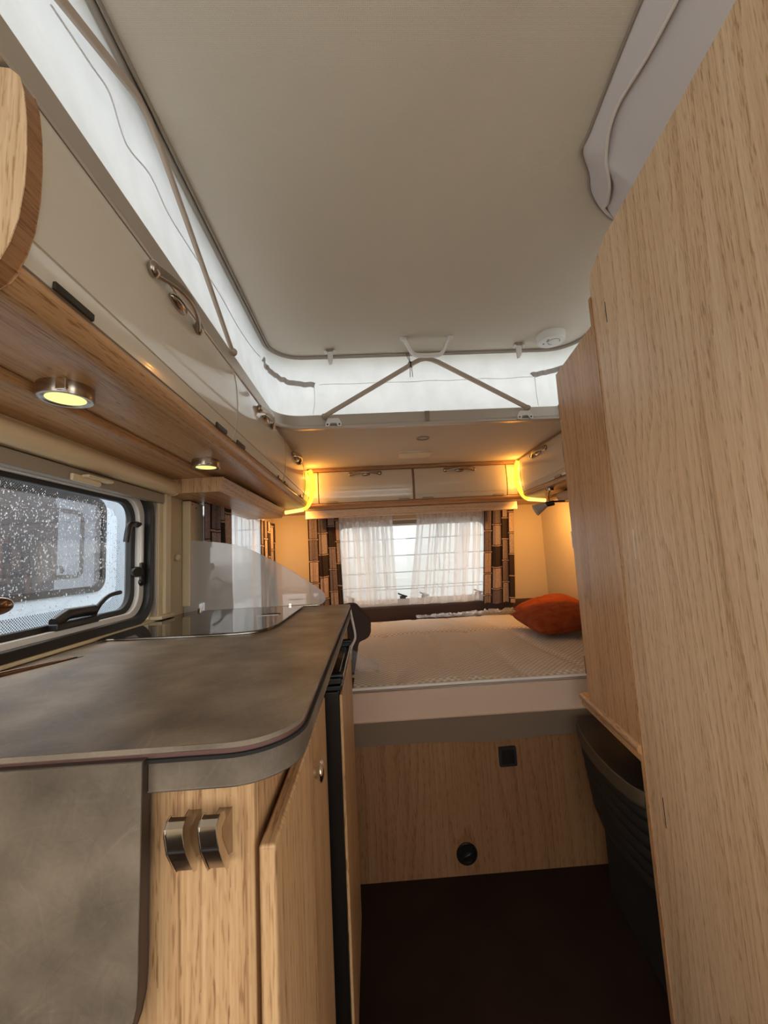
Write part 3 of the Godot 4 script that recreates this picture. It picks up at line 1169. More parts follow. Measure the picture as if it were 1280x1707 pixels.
	b.prism(outline.call(1.0, -0.006), local_w(0, 0.4992, 0), WT, WN, ey, 0.012, 0.003)
	part(h, "top_plate", b, M.heater_top)
	b = MB.new()
	var rows := []
	for i in front.size():
		var row := PackedVector3Array()
		for q in [[0.506, -0.008], [0.512, -0.003], [0.509, 0.001], [0.481, 0.003], [0.473, 0.002], [0.472, -0.008]]:
			row.append(local_w(front[i].x, q[0], front[i].y + q[1]))
		rows.append(row)
	b.grid(rows)
	part(h, "front_band", b, M.heater_band, "lighter smooth band along the heater's top edge")
	var y := 0.470
	for k in 6:
		b = MB.new()
		rows = []
		for i in front.size():
			var row := PackedVector3Array()
			for j in 7:
				var v := j / 6.0
				var dn := -0.012 - 0.0035 * k + 0.010 * sin(PI * v) - 0.004 * v
				var kx := 1.0 - 0.012 * k if front[i].x < 0 else 1.0
				row.append(local_w(front[i].x * kx, y - 0.0356 * v, front[i].y + dn))
			rows.append(row)
		b.grid(rows)
		part(h, "rib", b, M.heater_rib)
		y -= 0.0338
	b = MB.new()
	b.prism(outline.call(0.95, -0.035), local_w(0, 0.25, 0), WT, WN, ey, 0.25, 0.002)
	part(h, "housing", b, M.heater_rib)
	b = MB.new()
	b.prism(PackedVector2Array([Vector2(-0.26, -0.13), Vector2(0.128, -0.13), Vector2(0.128, -0.035), Vector2(-0.26, -0.035)]), local_w(0, 0, 0), WT, WN, ey, 0.25, 0.002)
	part(h, "plinth", b, M.black_gap)


func kitchen() -> void:
	var k := thing("kitchen_cabinet", "oak kitchen base cabinet with an overlaid door, under the dark worktop", "cabinet", Vector3(-0.42, 0, -0.95))
	var b := MB.new()
	b.span(-0.715, -0.134, 0.0, 0.872, -1.53, -0.462, 0.002)
	part(k, "body", b, M.oak_cabinet)
	b = MB.new()
	b.span(-0.715, -0.134, 0.0, 0.874, -0.462, -0.450, 0.002)
	part(k, "end_panel", b, M.oak_cabinet)
	b = MB.new()
	b.span(-0.128, -0.110, 0.05, 0.815, -0.872, -0.440, 0.004)
	var d := part(k, "door", b, M.oak_cabinet)
	b = MB.new()
	b.span(-0.1104, -0.1092, 0.05, 0.72, -0.665, -0.663, 0.0)
	part(d, "groove", b, M.oak_edge).position = Vector3.ZERO
	b = MB.new()
	var tb := Basis(Vector3(0, 0, 1), Vector3(1, 0, 0), Vector3(0, 1, 0))
	b.lathe([Vector2(0.0, 0.016), Vector2(0.006, 0.0155), Vector2(0.010, 0.013), Vector2(0.011, 0.010), Vector2(0.008, 0.006), Vector2(0.006, 0.0)], Vector3(-0.110, 0.752, -0.70), Basis(Vector3(0, 0, 0.9), Vector3(1, 0, 0), Vector3(0, 1.6, 0)), 24)
	part(d, "door_knob", b, M.chrome, "small oval chrome push knob").position = Vector3.ZERO
	b = MB.new()
	b.span(-0.134, -0.102, 0.0, 0.872, -1.53, -1.285, 0.002)
	part(k, "filler_panel", b, M.oak_cabinet)
	# worktop
	var wt := thing("worktop", "dark brown brushed-look worktop with a rounded front corner beside the aisle", "worktop", Vector3(-0.4, 0.875, -1.0))
	var out := PackedVector2Array([Vector2(-0.718, -1.562), Vector2(-0.106, -1.562), Vector2(-0.098, -1.558), Vector2(-0.0885, -1.545)])
	for i in 13:
		var a := PI / 2 * i / 12.0
		out.append(Vector2(-0.0885 - 0.068 + 0.068 * cos(a), -0.432 - 0.068 + 0.068 * sin(a)))
	out.append(Vector2(-0.718, -0.432))
	b = MB.new()
	b.prism(out, Vector3(0, 0.9135, 0), Vector3.RIGHT, Vector3(0, 0, 1), Vector3.UP, 0.0065, 0.0012)
	part(wt, "top", b, M.laminate)
	b = MB.new()
	b.prism(MB.inset(out, 0.0012), Vector3(0, 0.9095, 0), Vector3.RIGHT, Vector3(0, 0, 1), Vector3.UP, 0.004, 0.0)
	part(wt, "top_edge", b, M.maroon_edge)
	b = MB.new()
	b.prism(MB.inset(out, 0.005), Vector3(0, 0.906, 0), Vector3.RIGHT, Vector3(0, 0, 1), Vector3.UP, 0.0035, 0.0)
	part(wt, "shadow_gap", b, M.black_gap)
	var band := PackedVector2Array([Vector2(-0.233, -1.562), Vector2(-0.106, -1.562), Vector2(-0.098, -1.558), Vector2(-0.0885, -1.545)])
	band.append_array(out.slice(4, 17))
	band.append(Vector2(-0.233, -0.432))
	b = MB.new()
	b.prism(band, Vector3(0, 0.877, 0), Vector3.RIGHT, Vector3(0, 0, 1), Vector3.UP, 0.029, 0.0015)
	part(wt, "edge_band", b, M.laminate_leaf)
	# grip slot near the wall with a bronze rim
	b = MB.new()
	b.prism(smooth2([Vector2(-0.716, -0.60), Vector2(-0.705, -0.70), Vector2(-0.682, -0.78), Vector2(-0.640, -0.862), Vector2(-0.618, -0.892), Vector2(-0.632, -0.845), Vector2(-0.668, -0.765), Vector2(-0.690, -0.69), Vector2(-0.700, -0.60)], 4), Vector3(0, 0.9197, 0), Vector3.RIGHT, Vector3(0, 0, 1), Vector3.UP, 0.0008, 0.0)
	part(wt, "slot", b, M.black_gap)
	b = MB.new()
	b.tube(smooth_path([Vector3(-0.625, 0.9215, -0.882), Vector3(-0.640, 0.922, -0.835), Vector3(-0.672, 0.923, -0.755), Vector3(-0.688, 0.924, -0.69), Vector3(-0.698, 0.925, -0.6)], 5), 0.007, 10, false, smooth_scale(21))
	part(wt, "slot_rim", b, M.bronze_chrome)
	# fold-down leaf
	var lf := thing("drop_leaf", "grey-brown swirl-patterned table leaf folded down from the worktop's front end", "table leaf", Vector3(-0.45, 0.62, -0.428))
	var o2 := PackedVector2Array([Vector2(-0.715, 0.911), Vector2(-0.715, 0.60), Vector2(-0.34, 0.60)])
	for i in 11:
		var a := PI / 2 * i / 10.0
		o2.append(Vector2(-0.34 + 0.105 * sin(a), 0.715 - 0.115 * cos(a)))
	o2.append(Vector2(-0.2335, 0.911))
	b = MB.new()
	b.prism(o2, Vector3(0, 0, -0.4215), Vector3.RIGHT, Vector3.UP, Vector3(0, 0, 1), 0.0015, 0.0004)
	part(lf, "face", b, M.laminate_leaf)
	b = MB.new()
	b.prism(o2, Vector3(0, 0, -0.438), Vector3.RIGHT, Vector3.UP, Vector3(0, 0, 1), 0.0165, 0.001)
	part(lf, "core", b, M.leaf_edge)
	# two folding hooks
	for i in 2:
		var hx: float = [-0.197, -0.1655][i]
		var hk := thing("coat_hook", ["chrome folding hook on the cabinet end nearer the table leaf", "chrome folding hook on the cabinet end nearer the aisle door"][i], "hook", Vector3(hx, 0.80, -0.45), "chrome hooks on the cabinet end")
		b = MB.new()
		b.prism(PackedVector2Array([Vector2(0.022, 0.8505), Vector2(0.024, 0.8555), Vector2(0.029, 0.8585), Vector2(0.035, 0.858), Vector2(0.0395, 0.854), Vector2(0.040, 0.849), Vector2(0.035, 0.831), Vector2(0.018, 0.803), Vector2(0.013, 0.801), Vector2(0.011, 0.806), Vector2(0.028, 0.834), Vector2(0.030, 0.846), Vector2(0.027, 0.849)]), Vector3(hx - 0.009, 0, -0.45), Vector3(0, 0, 1), Vector3.UP, Vector3.RIGHT, 0.018, 0.002, 0, 0.85)
		part(hk, "hook_arm", b, M.hook_chrome)
		b = MB.new()
		b.prism(PackedVector2Array([Vector2(0.0, 0.848), Vector2(0.0, 0.806), Vector2(0.013, 0.812), Vector2(0.029, 0.838), Vector2(0.029, 0.846)]), Vector3(hx - 0.004, 0, -0.45), Vector3(0, 0, 1), Vector3.UP, Vector3.RIGHT, 0.013, 0.001)
		part(hk, "bracket", b, M.satin_chrome)
		b = MB.new()
		b.box(Vector3(hx, 0.831, -0.4147), Vector3(0.0172, 0.0012, 0.002), 0.0)
		part(hk, "seam_line", b, M.dark_plastic)
	# fridge
	var f := thing("refrigerator", "built-in refrigerator with oak front, black frame and black top handle", "refrigerator", Vector3(-0.1, 0.05, -1.09))
	b = MB.new()
	b.span(-0.134, -0.084, 0.05, 0.812, -1.283, -0.90, 0.003)
	part(f, "frame", b, M.black_plastic)
	b = MB.new()
	b.span(-0.084, -0.077, 0.06, 0.803, -1.28, -0.906, 0.002)
	part(f, "front_panel", b, M.oak_cabinet)
	b = MB.new()
	b.span(-0.128, -0.076, 0.814, 0.826, -1.275, -0.895, 0.003)
	b.span(-0.128, -0.118, 0.826, 0.846, -1.275, -0.895, 0.003)
	b.span(-0.128, -0.076, 0.826, 0.842, -0.925, -0.895, 0.004)
	b.span(-0.128, -0.076, 0.826, 0.842, -1.275, -1.255, 0.004)
	b.tube([Vector3(-0.128, 0.842, -0.912), Vector3(-0.074, 0.842, -0.912)], 0.009, 10)
	b.tube([Vector3(-0.118, 0.842, -1.265), Vector3(-0.074, 0.842, -1.265)], 0.007, 10)
	var hd := part(f, "handle", b, M.black_plastic)
	b = MB.new()
	b.span(-0.079, -0.076, 0.824, 0.832, -1.25, -0.93, 0.001)
	b.span(-0.113, -0.088, 0.826, 0.8285, -1.25, -0.93, 0.001)
	part(hd, "inlay", b, M.satin_chrome).position = Vector3.ZERO
	# hob and sink cover: glass lid lying in a steel rim
	var lid := thing("hob_lid", "dark glass hob lid in a chrome rim let into the worktop", "hob lid", Vector3(-0.48, 0.92, -1.3))
	var o3 := PackedVector2Array([Vector2(-0.66, -1.545), Vector2(-0.285, -1.525), Vector2(-0.272, -1.508)])
	o3.append_array(smooth2([Vector2(-0.272, -1.495), Vector2(-0.274, -1.18), Vector2(-0.285, -1.085), Vector2(-0.32, -1.046), Vector2(-0.42, -1.040)], 5))
	o3.append_array(smooth2([Vector2(-0.62, -1.052), Vector2(-0.672, -1.068), Vector2(-0.684, -1.10), Vector2(-0.684, -1.52)], 4))
	b = MB.new()
	b.prism(o3, Vector3(0, 0.9195, 0), Vector3.RIGHT, Vector3(0, 0, 1), Vector3.UP, 0.0065, 0.002)
	part(lid, "rim", b, M.steel_rim)
	b = MB.new()
	b.prism(MB.inset(o3, 0.010), Vector3(0, 0.9255, 0), Vector3.RIGHT, Vector3(0, 0, 1), Vector3.UP, 0.0022, 0.0008)
	part(lid, "glass", b, M.hob_glass)
	b = MB.new()
	b.prism(smooth2([Vector2(-0.365, -1.335), Vector2(-0.345, -1.352), Vector2(-0.318, -1.352), Vector2(-0.302, -1.335), Vector2(-0.318, -1.322), Vector2(-0.345, -1.322)], 4), Vector3(0, 0.9275, 0), Vector3.RIGHT, Vector3(0, 0, 1), Vector3.UP, 0.0012, 0.0)
	part(lid, "finger_hole", b, M.black_gap)
	b = MB.new()
	b.span(-0.372, -0.305, 0.9275, 0.929, -1.316, -1.308, 0.0005)
	part(lid, "pale_mark", b, M.piping)
	# splash guard standing at the end of the worktop
	var sg := thing("splash_guard", "smoky curved glass splash guard standing at the far end of the worktop", "glass panel", Vector3(-0.45, 0.92, -1.553))
	var o4 := PackedVector2Array([Vector2(-0.712, 0.926), Vector2(-0.712, 1.200), Vector2(-0.66, 1.190)])
	o4.append_array(smooth2([Vector2(-0.60, 1.183), Vector2(-0.53, 1.170), Vector2(-0.455, 1.143), Vector2(-0.342, 1.08), Vector2(-0.253, 1.02), Vector2(-0.195, 0.976), Vector2(-0.183, 0.955), Vector2(-0.187, 0.936), Vector2(-0.203, 0.926)], 5))
	b = MB.new()
	b.prism(o4, Vector3(0, 0, -1.556), Vector3.RIGHT, Vector3.UP, Vector3(0, 0, 1), 0.005, 0.001)
	part(sg, "glass", b, M.smoked_pane)
	b = MB.new()
	b.tube([Vector3(-0.70, 0.9245, -1.549), Vector3(-0.21, 0.9245, -1.549)], 0.004, 8)
	part(sg, "hinge_rail", b, M.steel_rim)
	for x in [-0.315, -0.655]:
		b = MB.new()
		b.span(x - 0.006, x + 0.006, 0.92, 0.937, -1.560, -1.546, 0.002)
		part(sg, "clip", b, M.steel_rim)
	# tap whose head reaches into view at the left edge
	var tp := thing("tap", "chrome tap head at the left edge in front of the kitchen window", "tap", Vector3(-0.66, 0.92, -0.60))
	b = MB.new()
	b.lathe([Vector2(0.0, 0.0), Vector2(0.022, 0.0), Vector2(0.022, 0.006), Vector2(0.013, 0.012), Vector2(0.012, 0.10), Vector2(0.0, 0.105)], Vector3(-0.66, 0.92, -0.60), Basis(), 24)
	part(tp, "column", b, M.chrome)
	b = MB.new()
	b.tube(smooth_path([Vector3(-0.66, 1.015, -0.60), Vector3(-0.655, 1.04, -0.615), Vector3(-0.64, 1.05, -0.65), Vector3(-0.627, 1.05, -0.675)], 5), 0.009, 12)
	part(tp, "spout", b, M.chrome)
	b = MB.new()
	b.ball(Vector3(-0.621, 1.049, -0.690), Vector3(0.016, 0.015, 0.027), Basis(), 20, 14)
	part(tp, "head", b, M.bronze_chrome)


func smooth_scale(m: int) -> Array:
	var o := []
	for i in m:
		o.append(lerpf(0.15, 1.0, minf(1.0, i / (m * 0.6))))
	return o


# ---------- overhead cabinets: a bulging front profile pushed along each wall
const PROF := [[1.652, 0.003], [1.640, 0.0075], [1.600, 0.013], [1.550, 0.0155], [1.500, 0.0125], [1.4770, 0.0088], [1.4765, 0.0058], [1.4735, 0.0056], [1.4730, 0.0080], [1.455, 0.0035], [1.446, 0.0]]


func prof_out(y: float) -> float:
	for i in PROF.size() - 1:
		if y <= PROF[i][0] and y >= PROF[i + 1][0]:
			return lerpf(PROF[i + 1][1], PROF[i][1], (y - PROF[i + 1][0]) / (PROF[i][0] - PROF[i + 1][0]))
	return 0.0


func door_front(org: Vector3, out: Vector3, along: Vector3, a0: float, a1: float, y1 := 1.652) -> MB:
	var p := PackedVector2Array()
	for q in PROF:
		p.append(Vector2(q[1], minf(q[0], y1)))
	p.append(Vector2(-0.014, 1.446))
	p.append(Vector2(-0.014, y1))
	var b := MB.new()
	b.prism(p, org + along * a0, out, Vector3.UP, along, a1 - a0, 0.0012, 0, 0.9)
	return b


func bow_handle(parent: Node3D, c: Vector3, u: Vector3, out: Vector3, m: Material, half := 0.092) -> void:
	# a bow with two round lugs, and a lens-shaped release button under its middle
	var b := MB.new()
	var pts := []
	var sc := []
	for i in 17:
		var f := i / 8.0 - 1.0
		pts.append(c + u * (half * f) + out * (0.004 + 0.024 * (1.0 - f * f)) + Vector3(0, 0.006 * (1.0 - f * f), 0))
		sc.append(0.75 + 0.55 * pow(absf(f), 3.0))
	b.sweep(pts, rrect(-0.0045, 0.0045, -0.011, 0.011, 0.0043, 3), Vector3.UP if absf(out.y) < 0.9 else u, false, true, false, sc)
	var bs := Basis(u, Vector3.UP, out)
	for e in [-1.0, 1.0]:
		b.ball(c + u * (half * e) + out * 0.006, Vector3(0.015, 0.0145, 0.010), bs, 16, 10)
	var h := part(parent, "handle", b, m, "satin chrome bow handle")
	h.position = Vector3.ZERO
	b = MB.new()
	b.ball(c + out * 0.004 + Vector3(0, -0.004, 0), Vector3(0.032, 0.0125, 0.012), bs, 18, 10)
	part(parent, "release_button", b, m).position = Vector3.ZERO


func hinge_plate(parent: Node3D, c: Vector3, u: Vector3, out: Vector3, m: Material) -> void:
	var b := MB.new()
	b.box(c + out * 0.003, Vector3(0.070, 0.012, 0.006), 0.002, 0, Basis(u, Vector3.UP, out))
	part(parent, "hinge", b, m).position = Vector3.ZERO


func overhead_cabinets() -> void:
	var zm := Vector3(0, 0, -1)
	# left
	var c := thing("wall_cupboard", "long cream gloss wall cupboard over the kitchen window, with three flap doors", "cupboard", Vector3(-0.55, 1.41, -1.4), "cream overhead cupboards")
	var b := MB.new()
	b.span(-0.718, -0.392, 1.42, 1.668, -2.44, -0.425, 0.001)
	part(c, "body", b, M.oak_board)
	var org := Vector3(-0.375, 0, 0)
	var doors := [[0.426, 1.106, 0.755], [1.110, 1.742, 1.425], [1.746, 2.275, 2.03]]
	for i in 3:
		var d := part(c, "door", door_front(org, Vector3.RIGHT, zm, doors[i][0], doors[i][1]), M.gloss_cream)
		bow_handle(d, Vector3(-0.3635, 1.622, -doors[i][2]), Vector3(0, 0, 1), Vector3.RIGHT, M.satin_chrome)
		for e in ([0.500, 1.015] if i == 0 else [doors[i][0] + 0.06, doors[i][1] - 0.06]):
			hinge_plate(d, Vector3(-0.374, 1.449, -e), Vector3(0, 0, 1), Vector3.RIGHT, M.hinge_dark)
	part(c, "filler", door_front(org, Vector3.RIGHT, zm, 2.279, 2.43), M.gloss_cream)
	# end panel: oak face with a darker edge, following the bulge
	var ep := PackedVector2Array([Vector2(-0.70, 1.664), Vector2(-0.395, 1.664), Vector2(-0.378, 1.661), Vector2(-0.368, 1.652), Vector2(-0.3625, 1.632), Vector2(-0.3585, 1.60), Vector2(-0.3565, 1.56), Vector2(-0.357, 1.52), Vector2(-0.3615, 1.48), Vector2(-0.369, 1.453), Vector2(-0.378, 1.434), Vector2(-0.388, 1.420), Vector2(-0.402, 1.410), Vector2(-0.70, 1.410)])
	b = MB.new()
	b.prism(ep, Vector3(0, 0, -0.424), Vector3.RIGHT, Vector3.UP, Vector3(0, 0, 1), 0.022, 0.001)
	part(c, "end_panel", b, M.oak_edge)
	b = MB.new()
	b.prism(MB.inset(ep, 0.0015), Vector3(0, 0, -0.4022), Vector3.RIGHT, Vector3.UP, Vector3(0, 0, 1), 0.0012, 0.0004)
	part(c, "end_face", b, M.oak)
	# rounded bottom rail and underside
	b = MB.new()
	b.prism(PackedVector2Array([Vector2(-0.552, 1.418), Vector2(-0.552, 1.443), Vector2(-0.376, 1.443), Vector2(-0.3755, 1.438), Vector2(-0.378, 1.430), Vector2(-0.384, 1.422), Vector2(-0.393, 1.4165), Vector2(-0.405, 1.414), Vector2(-0.42, 1.4135), Vector2(-0.535, 1.4135)]), Vector3(0, 0, -0.424), Vector3.RIGHT, Vector3.UP, zm, 2.02, 0.0008, 0)
	part(c, "bottom_board", b, M.oak_board)
	b = MB.new()
	b.span(-0.718, -0.552, 1.399, 1.420, -2.44, -0.424, 0.003, 2)
	part(c, "rear_board", b, M.oak_board)
	# right, the same mirrored about x = 0.295
	c = thing("wall_cupboard", "cream gloss wall cupboard on the right wall beside the bed", "cupboard", Vector3(1.15, 1.41, -1.9), "cream overhead cupboards")
	b = MB.new()
	b.span(0.985, 1.318, 1.42, 1.668, -2.46, -1.30, 0.001)
	part(c, "body", b, M.oak_board)
	org = Vector3(0.9665, 0, 0)
	for q in [[1.45, 1.846, 1.65], [1.850, 2.40, 2.12]]:
		var d := part(c, "door", door_front(org, Vector3.LEFT, zm, q[0], q[1]), M.gloss_cream)
		bow_handle(d, Vector3(0.9545, 1.622, -q[2]), Vector3(0, 0, 1), Vector3.LEFT, M.satin_chrome)
		hinge_plate(d, Vector3(0.9655, 1.449, -q[0] - 0.10), Vector3(0, 0, 1), Vector3.LEFT, M.blind_rail)
	part(c, "filler", door_front(org, Vector3.LEFT, zm, 2.404, 2.46), M.gloss_cream)
	b = MB.new()
	b.prism(PackedVector2Array([Vector2(1.144, 1.418), Vector2(1.144, 1.443), Vector2(0.9675, 1.443), Vector2(0.967, 1.438), Vector2(0.9695, 1.430), Vector2(0.9755, 1.422), Vector2(0.985, 1.4165), Vector2(0.997, 1.414), Vector2(1.012, 1.4135), Vector2(1.127, 1.4135)]), Vector3(0, 0, -1.45), Vector3.RIGHT, Vector3.UP, zm, 1.01, 0.0008, 0)
	part(c, "bottom_board", b, M.oak_board)
	b = MB.new()
	b.span(1.144, 1.318, 1.399, 1.420, -2.46, -1.45, 0.003, 2)
	part(c, "rear_board", b, M.oak_board)
	b = MB.new()
	b.prism(PackedVector2Array([Vector2(1.312, 1.352), Vector2(1.105, 1.352), Vector2(1.09, 1.399), Vector2(1.312, 1.399)]), Vector3(0, 0, -1.45), Vector3.RIGHT, Vector3.UP, zm, 0.80, 0.002, 0)
	part(c, "pelmet", b, M.oak_board)
	b = MB.new()
	b.span(0.974, 0.988, 1.652, 1.668, -2.46, -1.45, 0.001, 2)
	part(c, "top_rail", b, M.oak_board)
	# rear
	c = thing("wall_cupboard", "cream gloss cupboard over the rear window, with two flap doors", "cupboard", Vector3(0.29, 1.41, -2.75), "cream overhead cupboards")
	b = MB.new()
	b.span(-0.70, 1.31, 1.43, 1.668, -2.995, -2.53, 0.001)
	part(c, "body", b, M.oak_board)
	org = Vector3(0, 0, -2.512)
	var zo := Vector3(0, 0, 1)
	for q in [[-0.310, 0.286, -0.012], [0.301, 0.896, 0.594]]:
		var d := part(c, "door", door_front(org, zo, Vector3.RIGHT, q[0], q[1], 1.645), M.gloss_cream)
		bow_handle(d, Vector3(q[2], 1.622, -2.5005), Vector3.RIGHT, zo, M.satin_chrome)
		for e in ([q[0] + 0.08, q[1] - 0.055]):
			hinge_plate(d, Vector3(e, 1.449, -2.511), Vector3.RIGHT, zo, M.blind_rail)
	part(c, "filler", door_front(org, zo, Vector3.RIGHT, -0.372, -0.315, 1.645), M.gloss_cream)
	part(c, "filler", door_front(org, zo, Vector3.RIGHT, 0.901, 0.965, 1.645), M.gloss_cream)
	b = MB.new()
	b.span(-0.372, 0.965, 1.647, 1.669, -2.53, -2.498, 0.004, 0)
	part(c, "top_rail", b, M.oak_board)
	b = MB.new()
	b.prism(PackedVector2Array([Vector2(-2.62, 1.418), Vector2(-2.62, 1.443), Vector2(-2.513, 1.443), Vector2(-2.510, 1.437), Vector2(-2.511, 1.430), Vector2(-2.517, 1.422), Vector2(-2.526, 1.4165), Vector2(-2.54, 1.4145), Vector2(-2.61, 1.4135)]), Vector3(-0.43, 0, 0), Vector3(0, 0, 1), Vector3.UP, Vector3.RIGHT, 1.45, 0.0008, 0)
	part(c, "bottom_board", b, M.oak_board)
	b = MB.new()
	b.span(-0.415, 0.99, 1.359, 1.4135, -2.62, -2.598, 0.003, 0)
	part(c, "pelmet", b, M.oak)


func bed() -> void:
	var b := MB.new()
	var base := thing("bed_base", "oak front board under the bed, with a black socket and a round knob", "bed base", Vector3(0.3, 0, -2.2))
	b.span(-0.101, 1.315, 0.0, 0.515, -1.490, -1.472, 0.001)
	part(base, "front_board", b, M.oak_base)
	b = MB.new()
	b.span(-0.700, 1.315, 0.30, 0.515, -2.99, -1.60, 0.002)
	b.span(-0.09, 1.315, 0.30, 0.515, -1.60, -1.49, 0.002)
	part(base, "platform", b, M.oak_base)
	var rows := []
	for i in 41:
		var row := PackedVector3Array()
		var f := i / 40.0
		for j in 6:
			var v := j / 5.0
			var low := 0.440 - 0.010 * f + 0.004 * sin(f * 9.0)
			row.append(Vector3(lerpf(-0.101, 0.80, f), lerpf(0.519, low, v), -1.466 + 0.003 * sin(f * 14.0) * v))
		rows.append(row)
	b = MB.new()
	b.grid(rows)
	b.span(-0.101, 0.80, 0.45, 0.519, -1.472, -1.468, 0.0)
	part(base, "cloth_skirt", b, M.skirt_cloth, "grey cloth band under the mattress")
	b = MB.new()
	b.span(0.415, 0.476, 0.344, 0.408, -1.472, -1.463, 0.002)
	var so := part(base, "socket", b, M.black_plastic, "square black wall socket")
	b = MB.new()
	b.ring(rrect(0.415, 0.476, 0.344, 0.408, 0.004), rrect(0.423, 0.468, 0.352, 0.400, 0.003), Vector3(0, 0, -1.463), Vector3.RIGHT, Vector3.UP, Vector3(0, 0, 1), 0.002)
	part(so, "socket_frame", b, M.dark_plastic).position = Vector3.ZERO
	b = MB.new()
	var bb := Basis(Vector3.RIGHT, Vector3(0, 0, 1), Vector3(0, -1, 0))
	b.lathe([Vector2(0.036, 0.0), Vector2(0.036, 0.004), Vector2(0.033, 0.007), Vector2(0.028, 0.007), Vector2(0.024, 0.002), Vector2(0.0, 0.002)], Vector3(0.279, 0.070, -1.472), bb, 36)
	var kn := part(base, "floor_knob", b, M.black_plastic, "round black recessed knob")
	b = MB.new()
	b.ball(Vector3(0.281, 0.068, -1.468), Vector3(0.016, 0.004, 0.006), Basis(Vector3.BACK, 0.4), 14, 8)
	part(kn, "knob_grip", b, M.dark_plastic).position = Vector3.ZERO
	# mattress
	var mt := thing("mattress", "quilted cream waffle mattress across the rear of the caravan", "mattress", Vector3(0.3, 0.517, -2.2))
	var nx := 131
	var nz := 100
	var xs0 := -0.70
	var xs1 := 1.30
	var h := func(x: float, z: float) -> float:
		var y := 0.640
		var g := absf(z + 2.378 + 0.012 * sin(x * 5.0))
		y -= 0.020 * exp(-g * g / 0.0005)
		for gx in [-0.40, -0.18, 0.06, 0.30, 0.53, 0.76, 1.0]:
			var q: float = absf(x - gx - 0.03 * (z + 2.2))
			y -= 0.009 * exp(-q * q / 0.00025)
		y += 0.005 * sin(x * 13.0 + 1.0) * sin(z * 9.0)
		var e := minf(z + 2.925, 9.0)
		y -= 0.03 * exp(-e * e / 0.002)
		return y
	rows = []
	for i in nx:
		var row := PackedVector3Array()
		for j in nz:
			var x := lerpf(xs0, xs1, float(i) / (nx - 1))
			var z := lerpf(-2.925, -1.476, float(j) / (nz - 1))
			var yy: float = h.call(x, z)
			if j >= nz - 2:
				yy = 0.637 - 0.004 * (j - nz + 2)
			row.append(Vector3(x, yy, z))
		rows.append(row)
	b = MB.new()
	b.grid(rows, false, false, 1.0, func(i: int, j: int) -> bool:
		var x := lerpf(xs0, xs1, (i + 0.5) / (nx - 1))
		var z := lerpf(-2.925, -1.476, (j + 0.5) / (nz - 1))
		return not (x < -0.09 and z > -1.575))
	part(mt, "quilted_top", b, M.mattress_top)
	b = MB.new()
	var body := PackedVector2Array([Vector2(-0.70, -2.925), Vector2(1.30, -2.925), Vector2(1.30, -1.470), Vector2(-0.092, -1.470), Vector2(-0.092, -1.575), Vector2(-0.70, -1.575)])
	b.prism(body, Vector3(0, 0.519, 0), Vector3.RIGHT, Vector3(0, 0, 1), Vector3.UP, 0.105, 0.008)
	part(mt, "border", b, M.mattress_side, "smooth beige mattress border")
	b = MB.new()
	b.tube([Vector3(-0.092, 0.632, -1.470), Vector3(0.3, 0.633, -1.469), Vector3(1.30, 0.632, -1.470)], 0.0055, 8)
	b.tube([Vector3(-0.092, 0.621, -1.470), Vector3(0.3, 0.622, -1.468), Vector3(1.30, 0.621, -1.470)], 0.0035, 8)
	part(mt, "piping", b, M.piping)
	# headboard upholstery round the bed
	b = MB.new()
	var hp := []
	for q in [[-0.69, -2.2], [-0.69, -2.80], [-0.66, -2.91], [-0.56, -2.962], [-0.2, -2.966], [0.4, -2.966], [1.10, -2.966], [1.21, -2.93], [1.285, -2.85], [1.29, -2.6], [1.29, -1.6]]:
		hp.append(Vector3(q[0], 0, q[1]))
	b.sweep(smooth_path(hp, 5), PackedVector2Array([Vector2(-0.022, 0.60), Vector2(0.022, 0.60), Vector2(0.022, 0.708), Vector2(0.016, 0.722), Vector2(0.0, 0.728), Vector2(-0.016, 0.722), Vector2(-0.022, 0.708)]), Vector3.UP)
	single("headboard", "low dark brown padded band along the walls behind the mattress", "headboard", b, M.brown_cloth)
	# crumpled clear film tucked along the rear edge of the mattress
	var nzz := FastNoiseLite.new()
	nzz.seed = 12
	nzz.frequency = 1.0
	rows = []
	for i in 80:
		var row := PackedVector3Array()
		var f := i / 79.0
		for j in 9:
			var v := j / 8.0
			var x := lerpf(0.30, 1.0, f)
			var up := sin(PI * v) * (0.018 + 0.022 * f) * (0.7 + 0.8 * nzz.get_noise_2d(x * 16.0, v * 5.0))
			row.append(Vector3(x, 0.645 + up + 0.006 * nzz.get_noise_2d(x * 40.0, v * 12.0), -2.925 + 0.115 * v * (0.55 + 0.45 * f) + 0.012 * nzz.get_noise_2d(x * 22.0, 7.0)))
		rows.append(row)
	b = MB.new()
	b.grid(rows)
	single("plastic_film", "crumpled clear plastic film along the rear edge of the mattress", "plastic film", b, M.film)
	# cushions
	cushion("throw_pillow", "orange velvet throw pillow lying in front on the mattress", Vector3(0.985, 0.722, -2.16), Vector3(-0.06, 0.10, -1.0), Vector3(1.0, 0.10, 0.0), 0.20, 0.062, 3)
	cushion("throw_pillow", "orange velvet throw pillow mostly hidden behind the other beside the wardrobe", Vector3(1.12, 0.715, -2.60), Vector3(0.15, 0.02, -1.0), Vector3(1.0, 0.22, 0.1), 0.19, 0.06, 8)
	# brown back cushion behind the worktop's end
	var bc := thing("back_cushion", "dark brown back cushion with pale piping behind the end of the worktop", "cushion", Vector3(-0.25, 0.65, -1.66))
	b = MB.new()
	var cp := PackedVector2Array([Vector2(-0.46, 0.652), Vector2(-0.46, 0.86)])
